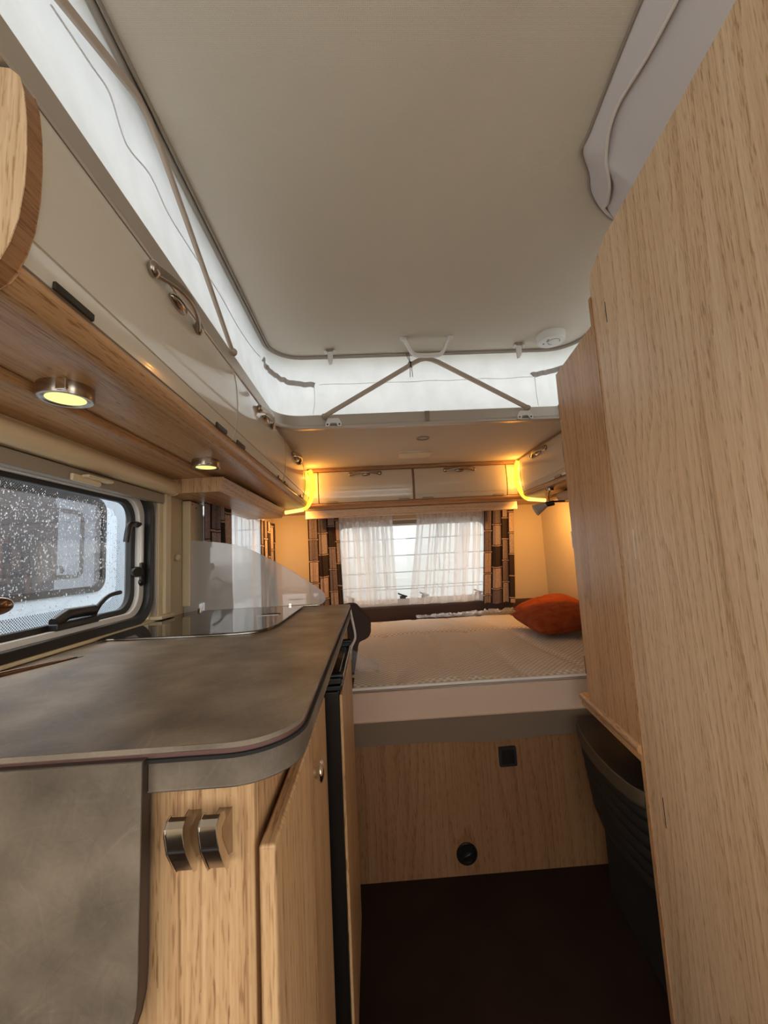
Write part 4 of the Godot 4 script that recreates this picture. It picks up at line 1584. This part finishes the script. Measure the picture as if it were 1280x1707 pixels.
	cp.append_array(smooth2([Vector2(-0.12, 0.89), Vector2(-0.085, 0.893), Vector2(-0.068, 0.878), Vector2(-0.036, 0.845), Vector2(-0.028, 0.815), Vector2(-0.036, 0.790), Vector2(-0.075, 0.768), Vector2(-0.09, 0.70), Vector2(-0.10, 0.652)], 4))
	b.prism(cp, Vector3(0, 0, -1.72), Vector3.RIGHT, Vector3.UP, Vector3(0, 0, 1), 0.10, 0.014)
	part(bc, "cover", b, M.brown_cloth)
	b = MB.new()
	b.tube(smooth_path([Vector3(-0.094, 0.894, -1.618), Vector3(-0.086, 0.85, -1.612), Vector3(-0.078, 0.80, -1.612), Vector3(-0.080, 0.775, -1.614), Vector3(-0.095, 0.745, -1.616), Vector3(-0.10, 0.70, -1.616)], 4), 0.0055, 8)
	part(bc, "piping", b, M.piping)
	rows = []
	for i in 12:
		var row := PackedVector3Array()
		for j in 6:
			var u := i / 11.0
			var v := j / 5.0
			row.append(Vector3(-0.095 + 0.105 * u, 0.655 + (0.10 - 0.03 * u) * v * (1.0 - 0.5 * u) + 0.004 * sin(u * 11 + v * 5), -1.60 + 0.03 * v + 0.01 * sin(u * 8.0)))
		rows.append(row)
	b = MB.new()
	b.grid(rows)
	part(bc, "clear_cover", b, M.film, "corner of clear plastic cover")


func cushion(called: String, label: String, c: Vector3, u: Vector3, v: Vector3, half: float, thick: float, sd: int) -> void:
	u = u.normalized()
	var w := v.cross(u).normalized()
	if w.y < 0.0:
		w = -w
	v = u.cross(w).normalized() * signf(u.cross(w).dot(v))
	var nz := FastNoiseLite.new()
	nz.seed = sd
	nz.frequency = 1.0
	var b := MB.new()
	for side in [1.0, -1.0]:
		var rows := []
		for i in 37:
			var row := PackedVector3Array()
			for j in 37:
				var a := i / 18.0 - 1.0
				var q := j / 18.0 - 1.0
				var pull_a := 1.0 - 0.10 * (1.0 - a * a) * 0.0 - 0.09 * (1.0 - q * q)
				var pull_q := 1.0 - 0.09 * (1.0 - a * a)
				var th := thick * pow(maxf(0.0, (1.0 - a * a) * (1.0 - q * q)), 0.42)
				th += 0.010 * nz.get_noise_2d(a * 2.4 + side * 3.0, q * 2.4) * (1.0 - a * a) * (1.0 - q * q)
				# creases running in from the corners
				th -= 0.007 * exp(-pow((absf(a) - absf(q)) * 7.0, 2.0)) * smoothstep(0.35, 0.9, absf(a))
				row.append(c + u * (a * half / pull_q * 0.94 * (1.0 - 0.05 * (1.0 - q * q))) + v * (q * half / pull_a * 0.94 * (1.0 - 0.05 * (1.0 - a * a))) + w * (th * side))
			rows.append(row)
		b.grid(rows)
	single(called, label, "pillow", b, M.orange_velvet, "orange pillows on the bed")


func kitchen_window() -> void:
	var w := struct_root("window_1", "kitchen window with black rubber seal and rain drops, beside the worktop")
	var ex := Vector3(0, 0, 1)
	var ey := Vector3.UP
	var ez := Vector3.RIGHT
	var add := func(called: String, b: MB, m: Material) -> MeshInstance3D:
		var o := MeshInstance3D.new()
		o.mesh = b.mesh()
		o.material_override = m
		o.name = called
		w.add_child(o, true)
		return o
	# rings from the room outwards: black seal, white frame, black inner seal, dotted edge, pane
	var b := MB.new()
	b.ring(rrect(-1.335, -0.41, 0.928, 1.352, 0.085), rrect(-1.312, -0.43, 0.952, 1.330, 0.068), Vector3(-0.735, 0, 0), ex, ey, ez, 0.026)
	add.call("rubber_seal", b, M.black_rubber)
	b = MB.new()
	b.ring(rrect(-1.316, -0.428, 0.948, 1.334, 0.07), rrect(-1.287, -0.452, 0.966, 1.312, 0.06), Vector3(-0.746, 0, 0), ex, ey, ez, 0.016)
	add.call("window_frame", b, M.white_plastic)
	b = MB.new()
	b.ring(rrect(-1.294, -0.446, 0.960, 1.318, 0.062), rrect(-1.268, -0.470, 0.980, 1.300, 0.055), Vector3(-0.760, 0, 0), ex, ey, ez, 0.016)
	add.call("inner_seal", b, M.black_rubber)
	b = MB.new()
	b.ring(rrect(-1.29, -0.45, 0.962, 1.318, 0.06), rrect(-1.288, -0.452, 0.964, 1.316, 0.058), Vector3(-0.776, 0, 0), ex, ey, ez, 0.02)
	add.call("pane_edge", b, M.grey_inside)
	b = MB.new()
	var pa := rrect(-1.289, -0.451, 0.963, 1.317, 0.06)
	b.prism(pa, Vector3(-0.778, 0, 0), ex, ey, ez, 0.004, 0.001)
	add.call("pane", b, M.pane)
	b = MB.new()
	var po := rrect(-1.286, -0.454, 0.966, 1.314, 0.06)
	var pi_ := rrect(-1.243, -0.50, 1.006, 1.282, 0.045)
	for i in po.size():
		var j := (i + 1) % po.size()
		var q := [po[i], po[j], pi_[j], pi_[i]]
		b.quad(Vector3(-0.7735, q[0].y, q[0].x), Vector3(-0.7735, q[1].y, q[1].x), Vector3(-0.7735, q[2].y, q[2].x), Vector3(-0.7735, q[3].y, q[3].x), ez, ez, ez, ez, q[0], q[1], q[2], q[3])
	add.call("dotted_border", b, M.dots)
	# black levers
	for q in [[1, 1.238, -1.262], [0, 0.982, -1.095]]:
		b = MB.new()
		if q[0] == 1:
			b.tube(smooth_path([Vector3(-0.742, 1.236, -1.292), Vector3(-0.735, 1.238, -1.262), Vector3(-0.737, 1.226, -1.243), Vector3(-0.742, 1.180, -1.238)], 5), 0.009, 10)
			b.ball(Vector3(-0.738, 1.237, -1.292), Vector3(0.011, 0.011, 0.011))
		else:
			b.tube(smooth_path([Vector3(-0.737, 1.032, -1.205), Vector3(-0.732, 1.028, -1.150), Vector3(-0.730, 1.010, -1.110), Vector3(-0.735, 0.985, -1.095), Vector3(-0.735, 0.975, -1.09)], 5), 0.006, 10)
			b.tube([Vector3(-0.735, 0.997, -1.09), Vector3(-0.735, 0.999, -1.00), Vector3(-0.738, 0.982, -0.965)], 0.0135, 10)
			b.span(-0.748, -0.722, 0.965, 0.982, -1.10, -0.955, 0.004)
		add.call("lever", b, M.dark_plastic)
	b = MB.new()
	b.tube([Vector3(-0.732, 1.235, -1.297), Vector3(-0.732, 1.06, -1.297)], 0.0085, 10)
	add.call("stay_rod", b, M.white_plastic)
	b = MB.new()
	b.span(-0.745, -0.722, 1.045, 1.118, -1.312, -1.288, 0.004)
	b.lathe([Vector2(0.0, 0.02), Vector2(0.014, 0.02), Vector2(0.016, 0.017), Vector2(0.016, 0.0), Vector2(0.0, 0.0)], Vector3(-0.732, 1.088, -1.272), Basis(Vector3(0, 1, 0), Vector3(0.75, 0, 0.66), Vector3(0.66, 0, -0.75)), 16)
	b.ball(Vector3(-0.728, 1.055, -1.295), Vector3(0.008, 0.012, 0.010))
	add.call("stay_clamp", b, M.black_plastic)
	# cream trim and track at the far side and under the window
	b = MB.new()
	b.span(-0.722, -0.690, 0.942, 1.352, -1.408, -1.372, 0.003)
	b.span(-0.722, -0.700, 0.932, 1.352, -1.372, -1.345, 0.002)
	b.span(-0.722, -0.680, 0.930, 0.942, -1.415, -1.330, 0.002)
	add.call("side_trim", b, M.cream_plastic)
	b = MB.new()
	b.span(-0.722, -0.703, 0.945, 1.35, -1.347, -1.338, 0.001)
	add.call("side_track", b, M.aluminium)
	b = MB.new()
	b.span(-0.722, -0.704, 0.921, 0.930, -1.40, -0.40, 0.002, 2)
	add.call("lower_trim", b, M.cream_plastic)
	# rain on the pane: too many drops to count
	var dm := MB.new()
	dm.ball(Vector3.ZERO, Vector3(0.45, 1, 1), Basis(), 8, 6)
	var mm := MultiMesh.new()
	mm.transform_format = MultiMesh.TRANSFORM_3D
	mm.mesh = dm.mesh()
	var cnt := 3200
	mm.instance_count = cnt
	for i in cnt:
		var z := rng.randf_range(-1.265, -0.47)
		var y := 0.985 + 0.315 * pow(rng.randf(), 0.75)
		var s := 0.0009 + 0.0012 * pow(rng.randf(), 2.0)
		var st := 1.0 + rng.randf() * 0.5
		mm.set_instance_transform(i, Transform3D(Basis().scaled(Vector3(s, s * st, s)), Vector3(-0.7785, y, z)))
	var mi := MultiMeshInstance3D.new()
	mi.multimesh = mm
	mi.material_override = M.water
	mi.name = "rain_drops"
	mi.set_meta("kind", "stuff")
	w.add_child(mi)
	# roller blind cassette over it
	var rb := thing("roller_blind", "beige rounded roller blind cassette over the kitchen window", "roller blind", Vector3(-0.69, 1.35, -0.9))
	b = MB.new()
	var sec := PackedVector2Array([Vector2(-0.718, 1.398), Vector2(-0.718, 1.350)])
	for i in 13:
		var a := -PI * 0.62 + PI * 1.02 * i / 12.0
		sec.append(Vector2(-0.674 + 0.0235 * cos(a), 1.3675 + 0.0235 * sin(a)))
	sec.append(Vector2(-0.668, 1.392))
	sec.append(Vector2(-0.672, 1.398))
	b.prism(sec, Vector3(0, 0, -1.385), Vector3.RIGHT, Vector3.UP, Vector3(0, 0, 1), 1.0, 0.003)
	part(rb, "cassette", b, M.blind_box)
	b = MB.new()
	b.span(-0.716, -0.694, 1.312, 1.346, -1.368, -0.40, 0.003, 2)
	part(rb, "bottom_rail", b, M.blind_rail)
	b = MB.new()
	b.span(-0.694, -0.684, 1.312, 1.330, -1.035, -0.935, 0.003)
	b.span(-0.690, -0.668, 1.324, 1.332, -1.060, -0.965, 0.003)
	part(rb, "grip", b, M.cream_plastic)


func drape(x0: Vector3, x1: Vector3, y0: float, y1: float, folds: float, amp: float, sd: int, flare0 := 0.0, flare1 := 0.0, nu := 90, nv := 14, lap := 0.0) -> MB:
	# cloth hanging from a line between x0 and x1; flares widen or narrow its lower end
	var nz := FastNoiseLite.new()
	nz.seed = sd
	nz.frequency = 1.0
	var dir := (x1 - x0).normalized()
	var out := dir.cross(Vector3.UP)
	var rows := []
	for i in nu:
		var row := PackedVector3Array()
		var u := i / float(nu - 1)
		for j in nv:
			var v := j / float(nv - 1)
			var a := x0 + dir * (flare0 * v)
			var b := x1 + dir * (flare1 * v)
			var uu := u + 0.03 * nz.get_noise_2d(u * 5.0, v * 0.6) * sin(PI * u)
			var p := a.lerp(b, uu)
			var ph := TAU * folds * u + 2.4 * nz.get_noise_1d(u * 4.0 + 3.0)
			var am := amp * (0.55 + 0.45 * v + 0.3 * nz.get_noise_2d(u * 6.0, v))
			p += out * (am * (sin(ph) + 0.35 * sin(ph * 2.3 + 1.0 + v)))
			p += dir * (lap * sin(ph * 2.0 + 0.6 * v) * (0.75 + 0.5 * nz.get_noise_2d(u * 3.0 + 9.0, v * 0.8)))
			p.y = lerpf(y1, y0, v) + 0.006 * sin(ph * 0.5) * v
			row.append(p)
		rows.append(row)
	var mb := MB.new()
	mb.grid(rows)
	return mb


func side_window() -> void:
	var w := struct_root("window_2", "side window at the bed behind patterned and sheer curtains")
	var b := MB.new()
	b.ring(rrect(-2.74, -1.64, 0.76, 1.42, 0.06), rrect(-2.69, -1.69, 0.81, 1.37, 0.05), Vector3(-0.745, 0, 0), Vector3(0, 0, 1), Vector3.UP, Vector3.RIGHT, 0.03)
	var o := MeshInstance3D.new()
	o.mesh = b.mesh()
	o.material_override = M.white_plastic
	o.name = "window_frame"
	w.add_child(o)
	b = MB.new()
	b.prism(rrect(-2.70, -1.68, 0.80, 1.38, 0.05), Vector3(-0.742, 0, 0), Vector3(0, 0, 1), Vector3.UP, Vector3.RIGHT, 0.004, 0.001)
	o = MeshInstance3D.new()
	o.mesh = b.mesh()
	o.material_override = M.pane
	o.name = "pane"
	w.add_child(o)
	# post beside it with two screws
	b = MB.new()
	b.span(-0.720, -0.688, 0.945, 1.348, -1.668, -1.548, 0.004)
	var ps := thing("blind_post", "cream upright post with two screws between the kitchen window and the curtain", "post", Vector3(-0.70, 0.945, -1.61))
	part(ps, "post", b, M.cream_plastic)
	b = MB.new()
	for q in [[1.335, -1.565], [1.325, -1.60]]:
		b.ball(Vector3(-0.6875, q[0], q[1]), Vector3(0.002, 0.004, 0.004))
	part(ps, "screw", b, M.oak_edge)
	b = MB.new()
	b.span(-0.700, -0.684, 0.945, 1.30, -1.690, -1.668, 0.003)
	part(ps, "track", b, M.aluminium)
	b = MB.new()
	b.ball(Vector3(-0.712, 1.13, -1.50), Vector3(0.010, 0.013, 0.013), Basis(), 14, 8)
	single("wall_button", "small round beige button on the wall by the splash guard", "button", b, M.cream_plastic)
	# pelmet under the cupboard
	b = MB.new()
	b.prism(PackedVector2Array([Vector2(-0.715, 1.351), Vector2(-0.517, 1.351), Vector2(-0.500, 1.3985), Vector2(-0.715, 1.3985)]), Vector3(0, 0, -2.36), Vector3.RIGHT, Vector3.UP, Vector3(0, 0, 1), 0.98, 0.002, 0)
	single("curtain_pelmet", "oak pelmet box over the side curtains, under the left cupboard", "pelmet", b, M.oak_cabinet)
	single("curtain", "brown block-patterned curtain at the side window beside the cream post", "curtain", drape(Vector3(-0.655, 0, -1.60), Vector3(-0.655, 0, -1.90), 0.76, 1.352, 4.5, 0.012, 31), M.check_cloth, "patterned curtains")
	single("curtain", "brown block-patterned curtain at the far end of the side window", "curtain", drape(Vector3(-0.655, 0, -2.40), Vector3(-0.655, 0, -2.76), 0.76, 1.352, 5.0, 0.012, 33), M.check_cloth, "patterned curtains")
	single("sheer_curtain", "white sheer curtain at the side window", "curtain", drape(Vector3(-0.672, 0, -1.84), Vector3(-0.672, 0, -2.50), 0.76, 1.352, 9.0, 0.008, 35, 0.0, 0.0, 200, 12, 0.02), M.sheer, "white sheer curtains")


func rear_window() -> void:
	var w := struct_root("window_3", "wide rear window behind the sheer curtains at the bed")
	var add := func(called: String, b: MB, m: Material) -> void:
		var o := MeshInstance3D.new()
		o.mesh = b.mesh()
		o.material_override = m
		o.name = called
		w.add_child(o, true)
	var b := MB.new()
	b.ring(rrect(-0.29, 0.92, 0.715, 1.365, 0.06), rrect(-0.235, 0.870, 0.775, 1.315, 0.05), Vector3(0, 0, -3.02), Vector3.RIGHT, Vector3.UP, Vector3(0, 0, 1), 0.032)
	add.call("window_frame", b, M.white_plastic)
	b = MB.new()
	b.prism(rrect(-0.24, 0.875, 0.770, 1.32, 0.05), Vector3(0, 0, -3.03), Vector3.RIGHT, Vector3.UP, Vector3(0, 0, 1), 0.004, 0.001)
	add.call("pane", b, M.pane)
	for x in [-0.16, 0.22, 0.38, 0.78]:
		b = MB.new()
		b.span(x - 0.022, x + 0.022, 0.775, 0.795, -2.985, -2.965, 0.004)
		b.tube(smooth_path([Vector3(x + 0.03, 0.79, -2.962), Vector3(x, 0.80, -2.955), Vector3(x - 0.035, 0.815, -2.962)], 4), 0.006, 8)
		add.call("latch", b, M.dark_plastic)
	# blind cassette above
	var rb := thing("roller_blind", "brown roller blind cassette above the rear window between the sheers", "roller blind", Vector3(0.3, 1.36, -2.96))
	b = MB.new()
	b.span(-0.30, 0.93, 1.352, 1.412, -2.992, -2.935, 0.012, 0)
	part(rb, "cassette", b, M.blind_box)
	b = MB.new()
	b.span(-0.28, 0.91, 1.326, 1.352, -2.988, -2.962, 0.003, 0)
	part(rb, "bottom_rail", b, M.blind_rail)
	# rod, curtains
	b = MB.new()
	b.tube([Vector3(-0.46, 1.395, -2.90), Vector3(1.09, 1.395, -2.90)], 0.006, 8)
	single("curtain_rod", "thin white curtain rail over the rear window", "curtain rail", b, M.white_plastic)
	single("curtain", "brown block-patterned curtain at the left of the rear window", "curtain", drape(Vector3(-0.445, 0, -2.885), Vector3(-0.222, 0, -2.885), 0.752, 1.392, 3.6, 0.014, 41, 0.0, 0.012), M.check_cloth, "patterned curtains")
	single("curtain", "brown block-patterned curtain at the right of the rear window above the pillows", "curtain", drape(Vector3(0.846, 0, -2.885), Vector3(1.072, 0, -2.885), 0.716, 1.392, 3.6, 0.014, 43, -0.06, -0.045), M.check_cloth, "patterned curtains")
	for i in 2:
		var sc := thing("sheer_curtain", ["white sheer curtain over the left half of the rear window", "white sheer curtain over the right half of the rear window"][i], "curtain", Vector3([-0.02, 0.56][i], 1.39, -2.90), "white sheer curtains")
		var x0: float = [-0.235, 0.350][i]
		var x1: float = [0.176, 0.862][i]
		part(sc, "cloth", drape(Vector3(x0, 0, -2.905), Vector3(x1, 0, -2.905), 0.752 - 0.012 * i, 1.352, [6.5, 7.5][i], 0.014, 51 + i, [0.0, -0.09][i], [0.004, -0.05][i], 260, 16, 0.024), M.sheer)
		part(sc, "header", drape(Vector3(x0, 0, -2.902), Vector3(x1, 0, -2.902), 1.345, 1.395, [11.0, 13.0][i], 0.006, 61 + i, 0.0, 0.0, 160, 4, 0.008), M.sheer_hem)
	b = MB.new()
	b.tube([Vector3(-0.23, 0.874, -2.878), Vector3(0.3, 0.871, -2.878), Vector3(0.80, 0.873, -2.878)], 0.0012, 6)
	single("curtain_wire", "thin wire across the sheer curtains at the rear window", "wire", b, M.blind_rail)


func fittings() -> void:
	# corner light strips: up the cupboard corner, then a bar under the cupboard
	for i in 2:
		var lx: float = [-0.349, 0.949][i]
		var sg: float = [1.0, -1.0][i]
		var st := thing("light_strip", ["glowing yellow light strip curving down the left rear cupboard corner", "glowing yellow light strip curving down the right rear cupboard corner"][i], "light strip", Vector3(lx, 1.39, -2.43), "corner light strips")
		var b := MB.new()
		var pts := []
		for q in [[1.645, -0.006], [1.62, 0.004], [1.58, 0.010], [1.54, 0.011], [1.50, 0.008], [1.465, -0.002], [1.435, -0.016], [1.418, -0.030], [1.405, -0.048]]:
			pts.append(Vector3(lx + sg * q[1], q[0], -2.435))
		b.tube(smooth_path(pts, 4), 0.0135, 12)
		part(st, "curved_tube", b, M.led_glow)
		b = MB.new()
		var e0 := Vector3(lx - sg * 0.050, 1.402, -2.436)
		var e1 := Vector3(lx - sg * 0.165, 1.390, -2.446)
		b.tube([e0, e1], 0.012, 12)
		part(st, "light_bar", b, M.led_bar, "whiter straight light bar")
		lamp(Vector3(lx + sg * 0.008, 1.60, -2.435), Color(1.0, 0.68, 0.30), 0.0021, 0.01)
		lamp(Vector3(lx + sg * 0.008, 1.50, -2.435), Color(1.0, 0.68, 0.30), 0.0021, 0.01)
		var bl := SpotLight3D.new()
		bl.name = numbered("bar_lamp")
		bl.position = Vector3(lx - sg * 0.11, 1.3955, -2.441)
		bl.basis = Basis.looking_at(Vector3(-sg * 0.25, -0.75, -0.66), Vector3.UP)
		bl.light_color = Color(1.0, 0.72, 0.38)
		bl.light_energy = 0.06
		bl.spot_angle = 78
		bl.spot_range = 5.0
		bl.spot_attenuation = 2.0
		bl.light_size = 0.01
		bl.shadow_enabled = true
		add_child(bl)
	# two spots under the left cupboard
	for q in [[-0.508, -0.672], [-0.488, -1.205]]:
		var sp := thing("spot_light", ["round chrome spot light glowing under the left cupboard, nearest the viewer", "round chrome spot light glowing under the left cupboard, beside the oak pelmet"][0 if q[1] > -1.0 else 1], "spot light", Vector3(q[0], 1.4135, q[1]), "spot lights under the left cupboard")
		var b := MB.new()
		b.lathe([Vector2(0.0405, 1.4135), Vector2(0.041, 1.395), Vector2(0.0395, 1.3915), Vector2(0.036, 1.3905), Vector2(0.0335, 1.3915), Vector2(0.031, 1.3925), Vector2(0.029, 1.393)], Vector3(q[0], 0, q[1]), Basis(), 48)
		part(sp, "ring", b, M.satin_chrome)
		b = MB.new()
		b.lathe([Vector2(0.030, 1.3935), Vector2(0.018, 1.3925), Vector2(0.0, 1.392)], Vector3(q[0], 0, q[1]), Basis(), 32)
		part(sp, "lens", b, M.spot_glow)
		b = MB.new()
		b.span(q[0] + 0.012, q[0] + 0.030, 1.393, 1.4135, q[1] + 0.034, q[1] + 0.0415, 0.002)
		part(sp, "switch", b, M.chrome)
		var l := SpotLight3D.new()
		l.name = numbered("spot_lamp")
		l.position = Vector3(q[0], 1.388, q[1])
		l.rotation.x = -PI / 2
		l.light_color = Color(1.0, 0.86, 0.5)
		l.light_energy = 0.003
		l.spot_angle = 60
		l.spot_range = 5.0
		l.spot_attenuation = 2.0
		l.light_size = 0.03
		l.shadow_enabled = true
		add_child(l)
	# reading lamp on the right
	var rl := thing("reading_lamp", "small reading lamp with a white cone shade under the right cupboard", "lamp", Vector3(0.99, 1.41, -2.12))
	var b := MB.new()
	b.lathe([Vector2(0.0, 1.399), Vector2(0.020, 1.399), Vector2(0.022, 1.41), Vector2(0.022, 1.4135), Vector2(0.0, 1.4135)], Vector3(0.985, 0, -2.10), Basis(), 20)
	b.tube(smooth_path([Vector3(0.985, 1.40, -2.10), Vector3(0.975, 1.37, -2.10), Vector3(0.972, 1.335, -2.09)], 4), 0.004, 8)
	part(rl, "stem", b, M.satin_chrome)
	b = MB.new()
	b.tube([Vector3(0.955, 1.325, -2.10), Vector3(0.995, 1.332, -2.085)], 0.014, 12)
	b.span(0.985, 1.055, 1.334, 1.343, -2.10, -2.08, 0.002)
	part(rl, "joint", b, M.dark_plastic)
	b = MB.new()
	var ax := Vector3(-0.88, -0.42, -0.2).normalized()
	var sx := ax.cross(Vector3.UP).normalized()
	b.lathe([Vector2(0.0, 0.0), Vector2(0.013, 0.0), Vector2(0.016, 0.004), Vector2(0.033, 0.064), Vector2(0.031, 0.064), Vector2(0.014, 0.008)], Vector3(0.957, 1.325, -2.10), Basis(sx, ax, sx.cross(ax)), 28)
	part(rl, "shade", b, M.lamp_shade)
	# lamp and ring in the lower ceiling
	var cl := thing("ceiling_lamp", "small switched-off rectangular lamp with rounded corners on the lower ceiling", "lamp", Vector3(0.275, 1.67, -2.21))
	b = MB.new()
	b.prism(rrect(0.192, 0.362, -2.27, -2.155, 0.03), Vector3(0, 1.656, 0), Vector3.RIGHT, Vector3(0, 0, 1), Vector3.UP, 0.0145, 0.006)
	part(cl, "lens", b, M.lamp_lens)
	b = MB.new()
	b.prism(rrect(0.205, 0.349, -2.257, -2.168, 0.025), Vector3(0, 1.654, 0), Vector3.RIGHT, Vector3(0, 0, 1), Vector3.UP, 0.003, 0.001)
	part(cl, "cover", b, M.lamp_lens)
	b = MB.new()
	var loop := []
	for i in 28:
		loop.append(Vector3(0.287 + 0.030 * cos(TAU * i / 28.0), 1.6675, -1.921 + 0.028 * sin(TAU * i / 28.0)))
	b.tube(loop, 0.0035, 8, true, [], Vector3.UP)
	single("ceiling_ring", "thin round ring on the lower ceiling in front of its lamp", "ring", b, M.trim_grey)
	# smoke detector
	var sd := thing("smoke_detector", "round white smoke detector on the raised ceiling near the wardrobe", "smoke detector", Vector3(0.815, 2.0, -1.588))
	b = MB.new()
	b.lathe([Vector2(0.060, 2.0), Vector2(0.060, 1.990), Vector2(0.058, 1.976), Vector2(0.052, 1.969), Vector2(0.030, 1.967), Vector2(0.0, 1.9665)], Vector3(0.815, 0, -1.588), Basis(), 40)
	part(sd, "body", b, M.white_plastic)
	b = MB.new()
	loop = []
	for i in 20:
		var a := PI * 1.5 * i / 19.0
		loop.append(Vector3(0.822 + 0.024 * cos(a), 1.9665, -1.580 + 0.024 * sin(a)))
	b.tube(loop, 0.0012, 6, false, [], Vector3.UP)
	part(sd, "test_button", b, M.elastic)
	b = MB.new()
	b.ball(Vector3(0.786, 1.9675, -1.60), Vector3(0.004, 0.002, 0.004))
	b.box(Vector3(0.792, 1.967, -1.572), Vector3(0.004, 0.001, 0.02), 0.0)
	part(sd, "indicator", b, M.dark_plastic)
	# grip handle
	var hd := thing("grab_bar", "white trapezoid grip handle at the rear middle of the raised ceiling", "handle", Vector3(0.285, 2.0, -1.60))
	b = MB.new()
	b.sweep(smooth_path([Vector3(0.180, 1.998, -1.577), Vector3(0.197, 1.975, -1.588), Vector3(0.220, 1.945, -1.603), Vector3(0.250, 1.938, -1.607), Vector3(0.320, 1.938, -1.607), Vector3(0.345, 1.945, -1.603), Vector3(0.362, 1.975, -1.588), Vector3(0.376, 1.998, -1.577)], 4), rrect(-0.0065, 0.0065, -0.0115, 0.0115, 0.005, 3), Vector3(0, 0, 1))
	part(hd, "grip", b, M.white_plastic)
	for x in [0.178, 0.378]:
		b = MB.new()
		b.box(Vector3(x, 1.997, -1.576), Vector3(0.026, 0.006, 0.030), 0.003)
		part(hd, "mount", b, M.white_plastic)
	# roof latches hanging at the ceiling's rear edge
	for i in 2:
		var x: float = [-0.135, 0.697][i]
		var lt := thing("roof_latch", ["small white roof latch hanging left of the grip handle", "small white roof latch hanging right of the grip handle"][i], "latch", Vector3(x, 2.0, -1.65), "white roof latches")
		b = MB.new()
		b.box(Vector3(x, 1.995, -1.650), Vector3(0.034, 0.010, 0.020), 0.002)
		part(lt, "base", b, M.blind_rail)
		b = MB.new()
		for e in [-1.0, 1.0]:
			b.ball(Vector3(x + 0.019 * e, 1.988, -1.648), Vector3(0.009, 0.009, 0.009))
		part(lt, "pivot", b, M.white_plastic)
		b = MB.new()
		b.prism(PackedVector2Array([Vector2(-0.010, 1.990), Vector2(0.010, 1.990), Vector2(0.009, 1.958), Vector2(0.004 - 0.004 * i, 1.938), Vector2(-0.004 - 0.004 * i, 1.935), Vector2(-0.008, 1.945)]), Vector3(x, 0, -1.655), Vector3.RIGHT, Vector3.UP, Vector3(0, 0, 1), 0.010, 0.002)
		part(lt, "arm", b, M.white_plastic)
		# keeper on the profile below
		var kx: float = [-0.137, 0.722][i]
		var kp := thing("latch_keeper", ["white latch keeper on the aluminium profile, left of its middle clip", "white latch keeper on the aluminium profile, right of its middle clip"][i], "latch", Vector3(kx, 1.692, -1.715), "white latch keepers")
		var mb := MB.new()
		mb.prism(PackedVector2Array([Vector2(-0.033, 1.677), Vector2(-0.033, 1.690), Vector2(-0.022, 1.710), Vector2(0.022, 1.710), Vector2(0.033, 1.690), Vector2(0.033, 1.677), Vector2(0.020, 1.677), Vector2(0.014, 1.692), Vector2(-0.014, 1.692), Vector2(-0.020, 1.677)]), Vector3(kx, 0.0, -1.720), Vector3.RIGHT, Vector3.UP, Vector3(0, 0, 1), 0.016, 0.002)
		part(kp, "bracket", mb, M.white_plastic)
		mb = MB.new()
		for e in [-1.0, 1.0]:
			mb.ball(Vector3(kx + 0.026 * e, 1.684, -1.704), Vector3(0.004, 0.004, 0.002))
		part(kp, "screw", mb, M.dark_plastic)
		mb = MB.new()
		mb.span(kx - 0.014, kx + 0.014, 1.684, 1.691, -1.716, -1.709, 0.001)
		part(kp, "slot", mb, M.blind_rail)


func front_bench() -> void:
	# the seat behind the viewer, mirrored in the glossy fronts
	var t := thing("bench_seat", "light beige upholstered bench under the front window behind the viewer", "bench", Vector3(0.3, 0, 1.3))
	var b := MB.new()
	b.span(-0.70, 1.30, 0.0, 0.34, 1.02, 1.60, 0.003)
	part(t, "base", b, M.oak)
	b = MB.new()
	b.span(-0.70, 1.30, 0.34, 0.47, 1.0, 1.60, 0.03)
	part(t, "seat", b, M.bench_cloth)
	b = MB.new()
	b.span(-0.70, 1.30, 0.47, 0.66, 1.50, 1.61, 0.03)
	part(t, "backrest", b, M.bench_cloth)
